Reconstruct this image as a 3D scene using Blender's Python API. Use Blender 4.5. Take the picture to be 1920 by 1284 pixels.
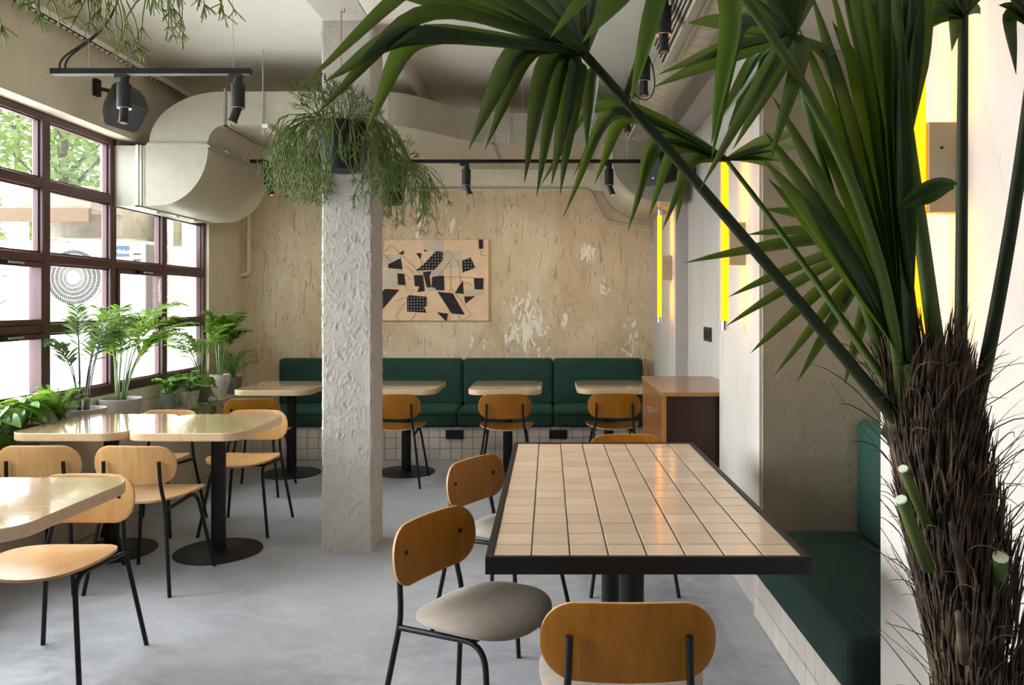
import bpy, bmesh, math, random
from mathutils import Vector, Matrix, noise
random.seed(7)
for o in list(bpy.data.objects): bpy.data.objects.remove(o)
C = bpy.context.scene.collection
S = bpy.context.scene
R = math.radians
# ------------------------------------------------------------------ camera, world, light, exposure
F = 1443.0; HZ = 1.4136; VX, VY = 1029.0, 570.0          # focal length in px, eye height, vanishing point of the room
cd = bpy.data.cameras.new('camera'); cam = bpy.data.objects.new('camera', cd); C.objects.link(cam)
cam.location = (0, 0, HZ); cam.rotation_euler = (R(90), 0, 0)
cd.sensor_width = 36; cd.lens = 36*F/1920
cd.shift_x = -(VX-960)/1920; cd.shift_y = -(642-VY)/1920
cd.clip_start = 0.05
S.camera = cam
W = bpy.data.worlds.new('overcast_sky'); S.world = W; W.use_nodes = True
W.node_tree.nodes['Background'].inputs[0].default_value = (0.90, 0.95, 1.0, 1)
W.node_tree.nodes['Background'].inputs[1].default_value = 4.4
S.view_settings.view_transform = 'Standard'; S.view_settings.look = 'None'
S.view_settings.gamma = 1; S.view_settings.use_curve_mapping = False
S.view_settings.exposure = 1.28
S.cycles.max_bounces = 20; S.cycles.diffuse_bounces = 12; S.cycles.transparent_max_bounces = 24
def portal(name, loc, rot, sx, sy):              # marks the glazed openings so that daylight is sampled through them
    l = bpy.data.lights.new(name, 'AREA'); l.shape = 'RECTANGLE'; l.size = sx; l.size_y = sy; l.cycles.is_portal = True
    o = bpy.data.objects.new(name, l); C.objects.link(o); o.location = loc; o.rotation_euler = rot
portal('window_portal', (-3.15, 3.6, 1.68), (0, R(-90), 0), 1.8, 6.5)
sl = bpy.data.lights.new('hazy_sun', 'SUN'); sl.energy = 9; sl.angle = R(75); sl.color = (1.0, .985, .96)
so = bpy.data.objects.new('hazy_sun', sl); C.objects.link(so)
so.rotation_euler = Vector((1.0, -.30, -.50)).to_track_quat('-Z', 'Y').to_euler()

def P(x, y, D): return Vector(((x-VX)*D/F, D, HZ-(y-VY)*D/F))     # a point seen at pixel (x,y), D metres into the room

# ------------------------------------------------------------------ helpers
class MB:
    def __init__(s): s.v = []; s.f = []; s.m = []
    def add(s, vs, fs, mi=0):
        n = len(s.v); s.v += [tuple(p) for p in vs]
        s.f += [tuple(n+i for i in f) for f in fs]; s.m += [mi]*len(fs); return s
    def box(s, x0, x1, y0, y1, z0, z1, mi=0):
        return s.add([(x0,y0,z0),(x1,y0,z0),(x1,y1,z0),(x0,y1,z0),(x0,y0,z1),(x1,y0,z1),(x1,y1,z1),(x0,y1,z1)],
            [(0,3,2,1),(4,5,6,7),(0,1,5,4),(1,2,6,5),(2,3,7,6),(3,0,4,7)], mi)
    def rbox(s, x0, x1, y0, y1, z0, z1, r, seg=2, mi=0):
        bm = bmesh.new(); bmesh.ops.create_cube(bm, size=1)
        for v in bm.verts: v.co = Vector(((x0+x1)/2+v.co.x*(x1-x0), (y0+y1)/2+v.co.y*(y1-y0), (z0+z1)/2+v.co.z*(z1-z0)))
        bmesh.ops.bevel(bm, geom=bm.edges[:], offset=r, segments=seg, affect='EDGES', profile=.5)
        bm.verts.index_update()
        s.add([v.co.copy() for v in bm.verts], [[v.index for v in f.verts] for f in bm.faces], mi); bm.free(); return s
    def tube(s, pts, r, n=8, mi=0, cap=True):
        pts = [Vector(p) for p in pts]; m = len(pts)
        rs = r if isinstance(r, (list, tuple)) else [r]*m
        vs = []; prev = None
        for i, p in enumerate(pts):
            t = (pts[min(i+1, m-1)]-pts[max(i-1, 0)])
            if t.length < 1e-9: t = Vector((0,0,1))
            t.normalize()
            if prev is None:
                a = Vector((0,0,1)) if abs(t.z) < .9 else Vector((1,0,0)); u = t.cross(a).normalized()
            else:
                u = prev-t*prev.dot(t)
                u = u.normalized() if u.length > 1e-6 else t.orthogonal().normalized()
            prev = u; w = t.cross(u)
            for k in range(n):
                a = 2*math.pi*k/n; vs.append(p+(u*math.cos(a)+w*math.sin(a))*rs[i])
        fs = [(i*n+k, i*n+(k+1)%n, (i+1)*n+(k+1)%n, (i+1)*n+k) for i in range(m-1) for k in range(n)]
        if cap: fs += [tuple(range(n))[::-1], tuple((m-1)*n+k for k in range(n))]
        return s.add(vs, fs, mi)
    def cyl(s, c, r, z0, z1, n=24, mi=0): return s.tube([(c[0],c[1],z0),(c[0],c[1],z1)], r, n, mi)
    def lathe(s, prof, c=(0,0,0), n=28, mi=0):
        vs = [(c[0]+r*math.cos(2*math.pi*k/n), c[1]+r*math.sin(2*math.pi*k/n), c[2]+z) for r, z in prof for k in range(n)]
        m = len(prof)
        return s.add(vs, [(i*n+k, i*n+(k+1)%n, (i+1)*n+(k+1)%n, (i+1)*n+k) for i in range(m-1) for k in range(n)], mi)
    def prism(s, poly, a0, a1, axis='y', mi=0, caps=True):
        def q(p, t): return {'y': (p[0], t, p[1]), 'z': (p[0], p[1], t), 'x': (t, p[0], p[1])}[axis]
        n = len(poly); vs = [q(p, a0) for p in poly]+[q(p, a1) for p in poly]
        fs = [(i, (i+1)%n, n+(i+1)%n, n+i) for i in range(n)]
        if caps: fs += [tuple(range(n))[::-1], tuple(range(n, 2*n))]
        return s.add(vs, fs, mi)
    def xf(s, M): s.v = [tuple(M@Vector(p)) for p in s.v]; return s
def mk(name, mb, mats, parent=None, smooth=False, ang=40):
    me = bpy.data.meshes.new(name); me.from_pydata(mb.v, [], mb.f)
    if not isinstance(mats, (list, tuple)): mats = [mats]
    for m in mats: me.materials.append(m)
    if any(mb.m): me.polygons.foreach_set('material_index', mb.m)
    bm = bmesh.new(); bm.from_mesh(me); bmesh.ops.recalc_face_normals(bm, faces=bm.faces[:])
    if smooth:
        for f in bm.faces: f.smooth = True
        if ang:
            for e in bm.edges:
                if len(e.link_faces) == 2 and e.calc_face_angle(0) > R(ang): e.smooth = False
    bm.to_mesh(me); bm.free(); me.update()
    o = bpy.data.objects.new(name, me); C.objects.link(o)
    if parent: o.parent = parent
    return o
def tag(o, label=None, cat=None, group=None, kind=None):
    for k, v in (('label', label), ('category', cat), ('group', group), ('kind', kind)):
        if v: o[k] = v
    return o
def thing(name, label, cat, loc=(0,0,0), rz=0, group=None):
    o = bpy.data.objects.new(name, None); C.objects.link(o); o.empty_display_size = .05
    o.location = loc; o.rotation_euler = (0, 0, rz); return tag(o, label, cat, group)
def wpart(name, mb, mats, parent, smooth=False, ang=40, kind=None):      # mb in world coordinates, parent an unrotated thing
    l = parent.location
    mb.v = [(p[0]-l[0], p[1]-l[1], p[2]-l[2]) for p in mb.v]
    return tag(mk(name, mb, mats, parent, smooth, ang), kind=kind)
def single(name, mb, mats, label, cat, group=None, smooth=False, ang=40, kind=None):
    xs = [p[0] for p in mb.v]; ys = [p[1] for p in mb.v]; zs = [p[2] for p in mb.v]
    c = ((min(xs)+max(xs))/2, (min(ys)+max(ys))/2, min(zs))
    mb.v = [(p[0]-c[0], p[1]-c[1], p[2]-c[2]) for p in mb.v]
    o = mk(name, mb, mats, None, smooth, ang); o.location = c
    return tag(o, label, cat, group, kind)
def copy_tree(o, parent=None):
    c = o.copy(); C.objects.link(c); c.parent = parent
    for ch in o.children[:]:
        if ch is not c: copy_tree(ch, c)
    return c
def child_copy(src, parent, loc, rot=None, scale=None):
    c = src.copy(); C.objects.link(c); c.parent = parent; c.location = loc
    if rot: c.rotation_euler = rot
    if scale: c.scale = scale
    return c
def bez(pts, n=12):
    pts = [Vector(p) for p in pts]
    out = []
    for i in range(n+1):
        t = i/n; q = pts
        while len(q) > 1: q = [q[k].lerp(q[k+1], t) for k in range(len(q)-1)]
        out.append(q[0])
    return out
def fillet(pts, r, n=5):
    pts = [Vector(p) for p in pts]; out = [pts[0]]
    for i in range(1, len(pts)-1):
        a, b, c = pts[i-1], pts[i], pts[i+1]
        d = min(r, (a-b).length*.49, (c-b).length*.49)
        p, q = b+(a-b).normalized()*d, b+(c-b).normalized()*d
        for k in range(n+1):
            t = k/n; out.append(p.lerp(b, t).lerp(b.lerp(q, t), t))
    return out+[pts[-1]]
def rrect(w, d, r, n=6, cx=0, cy=0):
    out = []
    for sx, sy, a0 in ((1,1,0),(-1,1,90),(-1,-1,180),(1,-1,270)):
        for k in range(n+1):
            a = R(a0+90*k/n); out.append((cx+sx*(w/2-r)+r*math.cos(a), cy+sy*(d/2-r)+r*math.sin(a)))
    return out

# ------------------------------------------------------------------ materials
class NT:
    def __init__(s, name):
        s.m = bpy.data.materials.new(name); s.m.use_nodes = True; s.t = s.m.node_tree
        s.b = s.t.nodes['Principled BSDF']; s.out = s.t.nodes['Material Output']
    def n(s, typ, **kw):
        nd = s.t.nodes.new('ShaderNode'+typ)
        for k, v in kw.items():
            if k.startswith('_'): setattr(nd, k[1:], v)
            else: s.set(nd, k, v)
        return nd
    def set(s, nd, k, v):
        k = int(k[1:]) if k[0] == 'i' and k[1:].isdigit() else k.replace('__', ' ')
        if hasattr(v, 'is_linked') or isinstance(v, bpy.types.NodeSocket): s.t.links.new(v, nd.inputs[k])
        else: nd.inputs[k].default_value = v
    def p(s, **kw):
        for k, v in kw.items(): s.set(s.b, k, v)
        return s
    def pos(s, sc=(1,1,1), obj=False, rot=(0,0,0)):
        src = s.n('TexCoord').outputs['Object'] if obj else s.n('NewGeometry').outputs['Position']
        return s.n('Mapping', Vector=src, Scale=sc, Rotation=rot).outputs[0]
    def noise(s, vec, scale, detail=4, rough=.55, dist=0):
        return s.n('TexNoise', Vector=vec, Scale=scale, Detail=detail, Roughness=rough, Distortion=dist).outputs[0]
    def ramp(s, fac, stops, interp='LINEAR'):
        r = s.n('ValToRGB', Fac=fac); cr = r.color_ramp; cr.interpolation = interp
        while len(cr.elements) < len(stops): cr.elements.new(.5)
        for e, (p, c) in zip(cr.elements, stops):
            e.position = p; e.color = (c, c, c, 1) if not isinstance(c, (tuple, list)) else (*c[:3], 1)
        return r.outputs[0]
    def mix(s, fac, a, b, typ='MIX'):
        m = s.n('Mix', _data_type='RGBA', _blend_type=typ)
        for i, v in ((0, fac), (6, a), (7, b)):
            if isinstance(v, bpy.types.NodeSocket): s.t.links.new(v, m.inputs[i])
            else: m.inputs[i].default_value = v if i == 0 else ((*v, 1) if len(v) == 3 else v)
        return m.outputs[2]
    def math(s, op, a, b=0.0):
        return s.n('Math', _operation=op, i0=a, i1=b).outputs[0]
    def bump(s, h, st=.3, d=.01):
        s.set(s.b, 'Normal', s.n('Bump', Height=h, Strength=st, Distance=d).outputs[0]); return s
M = {}
def flat(name, col, rough=.5, metal=0, **kw):
    t = NT(name); t.p(Base__Color=(*col, 1), Roughness=rough, Metallic=metal, **kw)
    v = t.noise(t.pos(obj=True), 14, 3)
    t.p(Base__Color=t.mix(t.ramp(v, [(.3, 0), (.7, 1)]), tuple(c*.93 for c in col), tuple(min(1, c*1.06) for c in col)))
    M[name] = t.m; return t
flat('black_metal', (.008,.008,.0085), .45, 0, Specular__IOR__Level=.28); flat('black_plastic', (.006,.006,.007), .5)
flat('black_pole', (.007,.007,.0075), .38, 0, Specular__IOR__Level=.3)
flat('chrome', (.72,.72,.72), .22, 1); flat('steel', (.55,.56,.57), .35, 1); flat('duct', (.41,.385,.305), .38)
flat('duct_seam', (.40,.37,.29), .5); flat('grout', (.075,.065,.055), .9); flat('grout_light', (.30,.26,.215), .9)
flat('soil', (.03,.022,.016), .95); flat('pot_grey', (.40,.37,.36), .42); flat('pot_white', (.62,.57,.52), .45)
flat('pot_dark', (.16,.18,.16), .5); flat('pot_black', (.006,.007,.009), .6); flat('white_paint', (.78,.77,.74), .5)
flat('ac_white', (.42,.42,.41), .45); flat('blue_print', (.008,.045,.090), .5); flat('white_print', (.85,.85,.85), .5)
flat('brass', (.55,.42,.18), .35, 1); flat('lamp_bracket', (.36,.31,.20), .45, .2); flat('wire', (.5,.48,.42), .4, .6)
flat('brown_beam', (.10,.062,.035), .8); flat('bark', (.03,.024,.018), .9); flat('gravel', (.45,.40,.36), .9)
flat('copper', (.45,.2,.1), .4, .8); flat('vent_dark', (.014,.013,.012), .6)
# painted plum window steel
t = NT('plum_frame'); v = t.noise(t.pos(), 9, 5)
t.p(Base__Color=t.mix(v, (.060,.022,.026), (.105,.040,.044)), Roughness=.38); M['plum_frame'] = t.m
# rough plaster
def plaster(name, a, b, c, scale=1.0, bump=.35, rough=.85, streak=1.0):
    t = NT(name); p = t.pos()
    big = t.noise(p, 1.1*scale, 6, .6, .6); mid = t.noise(t.pos((1,1,streak)), 5*scale, 6, .65, .8); fine = t.noise(p, 42, 4, .6)
    col = t.mix(t.ramp(big, [(.34, 0), (.66, 1)]), a, b)
    col = t.mix(t.ramp(mid, [(.50, 0), (.72, .75)]), col, c)
    pits = t.ramp(t.noise(t.pos((1,1,.45)), 23, 3, .6, 1.2), [(.66, 0), (.72, 1)])
    col = t.mix(t.math('MULTIPLY', pits, .35), col, tuple(x*.5 for x in a))
    h = t.math('SUBTRACT', t.math('ADD', t.math('MULTIPLY', mid, .8), t.math('MULTIPLY', fine, .22)), t.math('MULTIPLY', pits, .35))
    t.p(Base__Color=col, Roughness=rough).bump(h, bump, .02); M[name] = t.m; return t
plaster('plaster_right', (.44,.41,.38), (.50,.47,.44), (.39,.36,.325), .9, .28, .8, .35)
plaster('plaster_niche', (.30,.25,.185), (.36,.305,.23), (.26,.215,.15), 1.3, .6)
plaster('plaster_left', (.63,.565,.445), (.70,.64,.52), (.58,.51,.395), 1.0, .45)
plaster('plaster_ceiling', (.80,.78,.71), (.85,.83,.77), (.76,.735,.66), .9, .22)
plaster('plaster_beam', (.60,.565,.515), (.66,.63,.58), (.53,.49,.43), 1.3, .4)
plaster('plaster_ledge', (.47,.42,.33), (.52,.47,.385), (.40,.35,.26), 1.4, .5)
plaster('stucco', (.46,.43,.395), (.51,.48,.445), (.42,.39,.355), 2.2, .45)
plaster('outdoor_concrete', (.16,.135,.105), (.24,.21,.17), (.07,.06,.05), 1.4, .4)
plaster('outdoor_white', (.74,.74,.72), (.80,.80,.78), (.68,.67,.64), 1, .2)
# back wall: tan distressed render with chipped pale patches and hack marks
t = NT('distressed_wall'); p = t.pos()
big = t.noise(p, .9, 6, .6, 1.0); mid = t.noise(t.pos((1,1,.5)), 4.5, 7, .66, 1.0)
col = t.mix(t.ramp(big, [(.36, 0), (.64, 1)]), (.47,.365,.23), (.61,.51,.36))
col = t.mix(t.ramp(mid, [(.48, 0), (.70, .8)]), col, (.40,.31,.195))
sep = t.n('SeparateXYZ', Vector=p)
mask = None
for (cx, cz, rx, rz, w) in ((-.23,1.18,.26,.42,1.0), (.374,1.90,.15,.15,1.0), (.80,1.05,.13,.24,.95), (-2.5,2.40,.13,.16,.8), (-1.62,1.1,.06,.35,.6),
                        (-1.30,2.30,.05,.30,.8), (-.98,2.2,.06,.22,.75), (-.62,1.0,.05,.12,.7), (.55,1.6,.09,.12,.7), (-.75,1.05,.06,.2,.6), (.2,1.25,.12,.2,.55)):
    dx = t.math('DIVIDE', t.math('SUBTRACT', sep.outputs[0], cx), rx); dz = t.math('DIVIDE', t.math('SUBTRACT', sep.outputs[2], cz), rz)
    r2 = t.math('ADD', t.math('MULTIPLY', dx, dx), t.math('MULTIPLY', dz, dz))
    g = t.math('MULTIPLY', t.math('MAXIMUM', t.math('SUBTRACT', 1.25, r2), 0.0), w)
    mask = g if mask is None else t.math('MAXIMUM', mask, g)
pn = t.noise(t.pos((1,1,.38)), 13, 6, .68, 1.4)
patch = t.ramp(t.math('ADD', pn, t.math('MULTIPLY', mask, .14)), [(.635, 0), (.655, 1)])
hack = t.ramp(t.noise(t.pos((1.6,1,.30), rot=(0,R(12),0)), 17, 4, .6, .6), [(.625, 0), (.67, 1)])
hack2 = t.ramp(t.noise(t.pos((.8,1,.30), rot=(0,R(-32),0)), 24, 4, .62, .7), [(.62, 0), (.67, 1)])
col = t.mix(t.math('MULTIPLY', hack2, .30), col, (.66,.57,.44))
col = t.mix(t.math('MULTIPLY', hack, .45), col, (.25,.18,.10))
smear = t.ramp(t.math('ADD', t.noise(t.pos((1,1,.3)), 2.6, 5, .6, .7), t.math('MULTIPLY', sep.outputs[0], -.05)), [(.58, 0), (.74, .6)])
col = t.mix(smear, col, (.60,.56,.42))
col = t.mix(patch, col, (.76,.70,.61))
h = t.math('ADD', t.math('ADD', t.math('MULTIPLY', mid, .6), t.math('MULTIPLY', patch, .25)), t.math('MULTIPLY', t.math('SUBTRACT', hack2, hack), .5))
t.p(Base__Color=col, Roughness=.8).bump(h, .7, .025); M['distressed_wall'] = t.m
# polished micro-cement floor
t = NT('cement_floor'); p = t.pos()
a = t.noise(p, .8, 6, .6, 1.2); b = t.noise(t.pos((1,1.6,1)), 4, 7, .68, 1.6); f = t.noise(t.pos((9,1,1), rot=(0,0,R(35))), 14, 4, .6, .5)
col = t.mix(t.ramp(a, [(.35, 0), (.65, 1)]), (.25,.262,.295), (.345,.36,.40))
col = t.mix(t.ramp(b, [(.42, 0), (.66, .8)]), col, (.40,.415,.455))
col = t.mix(t.ramp(f, [(.54, 0), (.72, .30)]), col, (.17,.165,.16))
t.p(Base__Color=col, Roughness=t.ramp(b, [(.3, .27), (.7, .42)]), Specular__IOR__Level=.5).bump(t.math('ADD', b, t.math('MULTIPLY', f, .3)), .06, .01); M['cement_floor'] = t.m
# woods
def wood(name, a, b, rough=.38, sc=(30,30,2.5), obj=True, dark=None):
    t = NT(name); rnd = t.n('ObjectInfo').outputs['Random']
    p = t.n('VectorMath', _operation='ADD', i0=t.pos(sc, obj), i1=t.n('CombineXYZ', X=t.math('MULTIPLY', rnd, 37), Y=rnd, Z=0.0).outputs[0]).outputs[0]
    g = t.noise(p, .9, 6, .62, 1.1); q = t.noise(p, .25, 3, .5, .4)
    col = t.mix(t.ramp(g, [(.3, 0), (.7, 1)]), a, b); col = t.mix(t.ramp(q, [(.45, 0), (.75, .5)]), col, tuple(c*.8 for c in a))
    t.p(Base__Color=col, Roughness=rough, Specular__IOR__Level=.35).bump(g, .04, .003); M[name] = t.m; return t
wood('ply_wood', (.25,.086,.0025), (.35,.137,.005)); wood('ply_wood_pale', (.49,.265,.10), (.61,.36,.15), .3)
wood('ply_edge', (.42,.24,.12), (.56,.36,.19), .5, (4,4,260)); wood('cabinet_wood', (.135,.05,.016), (.20,.085,.028), .28, (30,30,2))
wood('cabinet_top', (.20,.10,.045), (.27,.15,.075), .22, (2.5,30,30)); wood('cabinet_side', (.028,.012,.007), (.040,.018,.010), .32, (30,30,2))
wood('edge_band', (.30,.13,.035), (.36,.17,.05), .4)
# burl laminate table top (travertine-pale)
t = NT('burl_top'); p = t.n('VectorMath', _operation='ADD', i0=t.pos((1.4,3.2,1), True), i1=t.n('CombineXYZ', X=t.math('MULTIPLY', t.n('ObjectInfo').outputs['Random'], 50), Y=0.0, Z=0.0).outputs[0]).outputs[0]
g = t.noise(p, 5, 8, .7, 1.6); k = t.noise(p, 22, 5, .7, 1)
col = t.mix(t.ramp(g, [(.35, 0), (.65, 1)]), (.46,.31,.165), (.61,.45,.27)); col = t.mix(t.ramp(k, [(.55, 0), (.66, .8)]), col, (.27,.15,.06))
t.p(Base__Color=col, Roughness=.12, Coat__Weight=1.0, Coat__Roughness=.06, Coat__IOR=1.7); M['burl_top'] = t.m
t = NT('burl_edge'); k = t.noise(t.pos((3,3,1), True), 16, 5, .7, 1); g = t.noise(t.pos((14,14,1), True), 6, 4)
col = t.mix(g, (.50,.35,.20), (.66,.50,.32)); col = t.mix(t.ramp(k, [(.62, 0), (.70, .7)]), col, (.25,.14,.06))
t.p(Base__Color=col, Roughness=.4); M['burl_edge'] = t.m
# glazed tiles
def tilemat(name, a, b, rough):
    t = NT(name); rnd = t.n('ObjectInfo').outputs['Random']
    v = t.noise(t.pos(), 7, 3); t.p(Base__Color=t.mix(rnd, a, b), Roughness=rough).bump(v, .05, .01); M[name] = t.m
tilemat('tile_beige', (.47,.355,.26), (.56,.43,.325), .115); tilemat('tile_white', (.55,.49,.44), (.61,.555,.50), .28); tilemat('tile_cream', (.66,.63,.54), (.72,.69,.60), .25)
# fabrics
def fabric(name, a, b, sheen, scale, sheen_tint=(1,1,1), bmp=.3):
    t = NT(name); p = t.pos((1,1,1), True); g = t.noise(p, 6, 5, .6, .8); wv = t.noise(p, scale, 2, .5)
    t.p(Base__Color=t.mix(t.ramp(g, [(.35, 0), (.65, 1)]), a, b), Roughness=.85, Sheen__Weight=sheen, Sheen__Tint=(*sheen_tint, 1), Sheen__Roughness=.35).bump(wv, bmp, .003); M[name] = t.m; return t
fabric('green_velvet', (.0020,.030,.019), (.0038,.045,.029), .12, 160, (.10,.55,.40), .08)
t = NT('green_corduroy'); p = t.pos()
w = t.n('TexWave', _wave_type='BANDS', _bands_direction='X', Vector=p, Scale=52.0, Distortion=.3, Detail=1.0).outputs['Fac']
t.p(Base__Color=t.mix(w, (.0010,.008,.006), (.003,.022,.015)), Roughness=.9, Sheen__Weight=.15, Sheen__Tint=(.1,.5,.4,1)).bump(w, .6, .004); M['green_corduroy'] = t.m
fabric('grey_wool', (.27,.225,.19), (.33,.28,.24), .15, 420, bmp=.5)
fabric('canvas', (.60,.43,.28), (.68,.50,.34), .1, 300); fabric('canvas_grey', (.44,.38,.29), (.50,.44,.35), .1, 300); fabric('black_cloth', (.010,.009,.011), (.016,.014,.017), .1, 300)
t = NT('stitched_cloth'); v = t.n('TexVoronoi', Vector=t.pos(), Scale=34.0, Randomness=.15).outputs['Distance']
t.p(Base__Color=t.mix(t.ramp(v, [(.16, 1), (.2, 0)]), (.012,.011,.013), (.45,.42,.40)), Roughness=.9); M['stitched_cloth'] = t.m
flat('thread', (.09,.03,.02), .9)
# leaves
def leaf(name, a, b, rough=.38, trans=.25, sc=(1,1,1)):
    t = NT(name); rnd = t.n('ObjectInfo').outputs['Random']; g = t.noise(t.pos(sc), 5, 3)
    col = t.mix(t.math('ADD', t.math('MULTIPLY', rnd, .55), t.math('MULTIPLY', g, .45)), a, b)
    t.p(Base__Color=col, Roughness=rough)
    tr = t.n('BsdfTranslucent', Color=t.mix(.5, col, (.30,.42,.03)))
    mx = t.n('MixShader', Fac=trans, i1=t.b.outputs[0], i2=tr.outputs[0]); t.t.links.new(mx.outputs[0], t.out.inputs[0]); M[name] = t.m
leaf('fan_leaf', (.008,.030,.005), (.030,.080,.010), .36, .22); leaf('fan_leaf_dark', (.005,.019,.005), (.016,.047,.009), .38, .12); leaf('fan_leaf_lit', (.035,.11,.008), (.07,.17,.015), .4, .3)  # lit and dark copies carry light and shade in the leaf colour
leaf('palm_leaf', (.055,.16,.015), (.16,.34,.035), .42, .42); leaf('palm_leaf_dark', (.03,.09,.045), (.07,.17,.06), .4, .35); leaf('fern_leaf', (.08,.22,.03), (.16,.38,.06), .6, .45)
leaf('pothos_leaf', (.05,.17,.02), (.17,.38,.05), .32, .35); leaf('rhipsalis_stem', (.045,.085,.008), (.20,.27,.035), .6, .1); leaf('tree_leaf', (.018,.036,.012), (.085,.115,.045), .8, .25)
flat('petiole', (.050,.080,.012), .6, Specular__IOR__Level=.25); flat('petiole_dark', (.014,.022,.006), .6, Specular__IOR__Level=.25); flat('cut_end', (.62,.66,.52), .7); flat('palm_stem', (.12,.20,.06), .5); flat('dark_stem', (.06,.05,.045), .6)
t = NT('palm_bark'); p = t.pos((1,1,.25)); g = t.noise(p, 60, 5, .7, .8)
t.p(Base__Color=t.mix(g, (.014,.008,.0045), (.060,.036,.020)), Roughness=.95).bump(g, 1.0, .02); M['palm_bark'] = t.m
t = NT('palm_fibre'); g = t.noise(t.pos(), 26, 3); t.p(Base__Color=t.mix(t.ramp(g, [(.35, 0), (.7, 1)]), (.018,.010,.006), (.115,.070,.040)), Roughness=.9); M['palm_fibre'] = t.m
# glass and lamp
t = NT('window_glass'); tr = t.n('BsdfTransparent', Color=(.96,.975,.97,1)); gl = t.n('BsdfGlossy', Roughness=.02, Color=(.9,.9,.9,1))
mx = t.n('MixShader', Fac=t.math('ADD', .045, t.math('MULTIPLY', t.math('POWER', t.n('LayerWeight', Blend=.5).outputs['Facing'], 4.0), .55)), i1=tr.outputs[0], i2=gl.outputs[0]); t.t.links.new(mx.outputs[0], t.out.inputs[0]); M['window_glass'] = t.m
t = NT('yellow_tube'); e = t.n('Emission', Color=(1,.29,.005,1), Strength=1.5); t.t.links.new(e.outputs[0], t.out.inputs[0]); M['yellow_tube'] = t.m
# perforated strut
t = NT('perforated_strut'); s3 = t.n('SeparateXYZ', Vector=t.pos((1,1,1))); fr = t.math('FRACT', t.math('MULTIPLY', t.math('ADD', s3.outputs[1], s3.outputs[0]), 18.0))
nz = t.math('LESS_THAN', t.n('SeparateXYZ', Vector=t.n('NewGeometry').outputs['Normal']).outputs[2], -.5)
hole = t.math('MULTIPLY', t.math('GREATER_THAN', fr, .66), nz)
t.p(Base__Color=t.mix(hole, (.80,.78,.72), (.10,.09,.08)), Roughness=.45); M['perforated_strut'] = t.m
t = NT('roof_shingle'); g = t.noise(t.pos((1,1,6)), 7, 4); t.p(Base__Color=t.mix(g, (.05,.045,.042), (.10,.092,.086)), Roughness=.9); M['roof_shingle'] = t.m

# ------------------------------------------------------------------ room shell
YB = 7.60; YF = -3.0; ZC = 3.20
tag(mk('floor', MB().box(-3.2, 1.9, YF-.2, YB+.2, -.12, 0), M['cement_floor']), 'smooth grey polished cement floor', kind='structure')
tag(mk('ceiling', MB().box(-3.2, 1.9, YF-.2, YB+.2, ZC, ZC+.15), M['plaster_ceiling']), 'raw off-white plaster ceiling', kind='structure')
tag(mk('wall_back', MB().box(-3.2, 1.9, YB, YB+.2, 0, ZC), M['distressed_wall']), 'distressed tan plaster back wall', kind='structure')
XL, XW = -2.94, -3.09
WB = [6.86-.722*k for k in range(10)]                # window mullion centres in depth, far end first
wl = MB()
wl.box(-3.2, XL, YF, YB, 2.575, ZC)                                        # lintel wall
wl.box(-3.165, -3.03, 6.86, YB, 0, 2.575); wl.box(-3.4, -3.03, YF, WB[-1], 0, 2.575)
wl.box(-3.165, -3.055, WB[-1], 6.86, 0, .79)
wl.box(-3.165, -3.06, 5.43, 6.86, 2.165, 2.575)                              # panel the duct passes through
tag(mk('wall_left', wl, M['plaster_left']), 'aged plaster wall around the window band', kind='structure')
tag(mk('wall_front', MB().box(-3.4, -2.45, YF-.15, YF, 0, ZC).box(-1.55, 1.9, YF-.15, YF, 0, ZC).box(-2.45, -1.55, YF-.15, YF, 2.15, ZC), M['plaster_right']), kind='structure')
wr = MB()
wr.box(1.027, 1.9, 6.24, YB, 0, 2.74); wr.box(1.13, 1.9, 4.33, 6.24, 0, 2.74); wr.box(.96, 1.9, 3.51, 4.33, 0, 2.74)
wr.box(.955, 1.9, YF, 2.215, 0, 2.74); wr.box(.96, 1.9, 2.215, 3.51, 2.57, 2.74); wr.box(.95, 1.9, YF, YB, 2.74, ZC)
tag(mk('wall_right', wr, M['plaster_right']), 'pale plaster wall with pilasters and a seating niche', kind='structure')
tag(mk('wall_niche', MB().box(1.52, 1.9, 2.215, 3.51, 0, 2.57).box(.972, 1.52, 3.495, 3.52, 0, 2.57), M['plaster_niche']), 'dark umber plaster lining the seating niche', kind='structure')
# ceiling beams
tag(mk('ceiling_beam', MB().rbox(-1.30, -1.01, YF, YB, 3.03, ZC+.02, .015), M['plaster_beam']), 'pale ceiling beam resting on the stucco column', kind='structure')
tag(mk('ceiling_beam', MB().rbox(-1.02, .96, 3.55, 4.46, 3.03, ZC+.02, .015), M['plaster_ceiling']), 'cross beam over the tiled table', kind='structure')
tag(mk('wall_band', MB().rbox(-3.02, 1.03, 7.575, 7.61, 2.53, ZC, .008), M['plaster_left']), 'grey plaster band above the conduit on the back wall', kind='structure')
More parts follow.
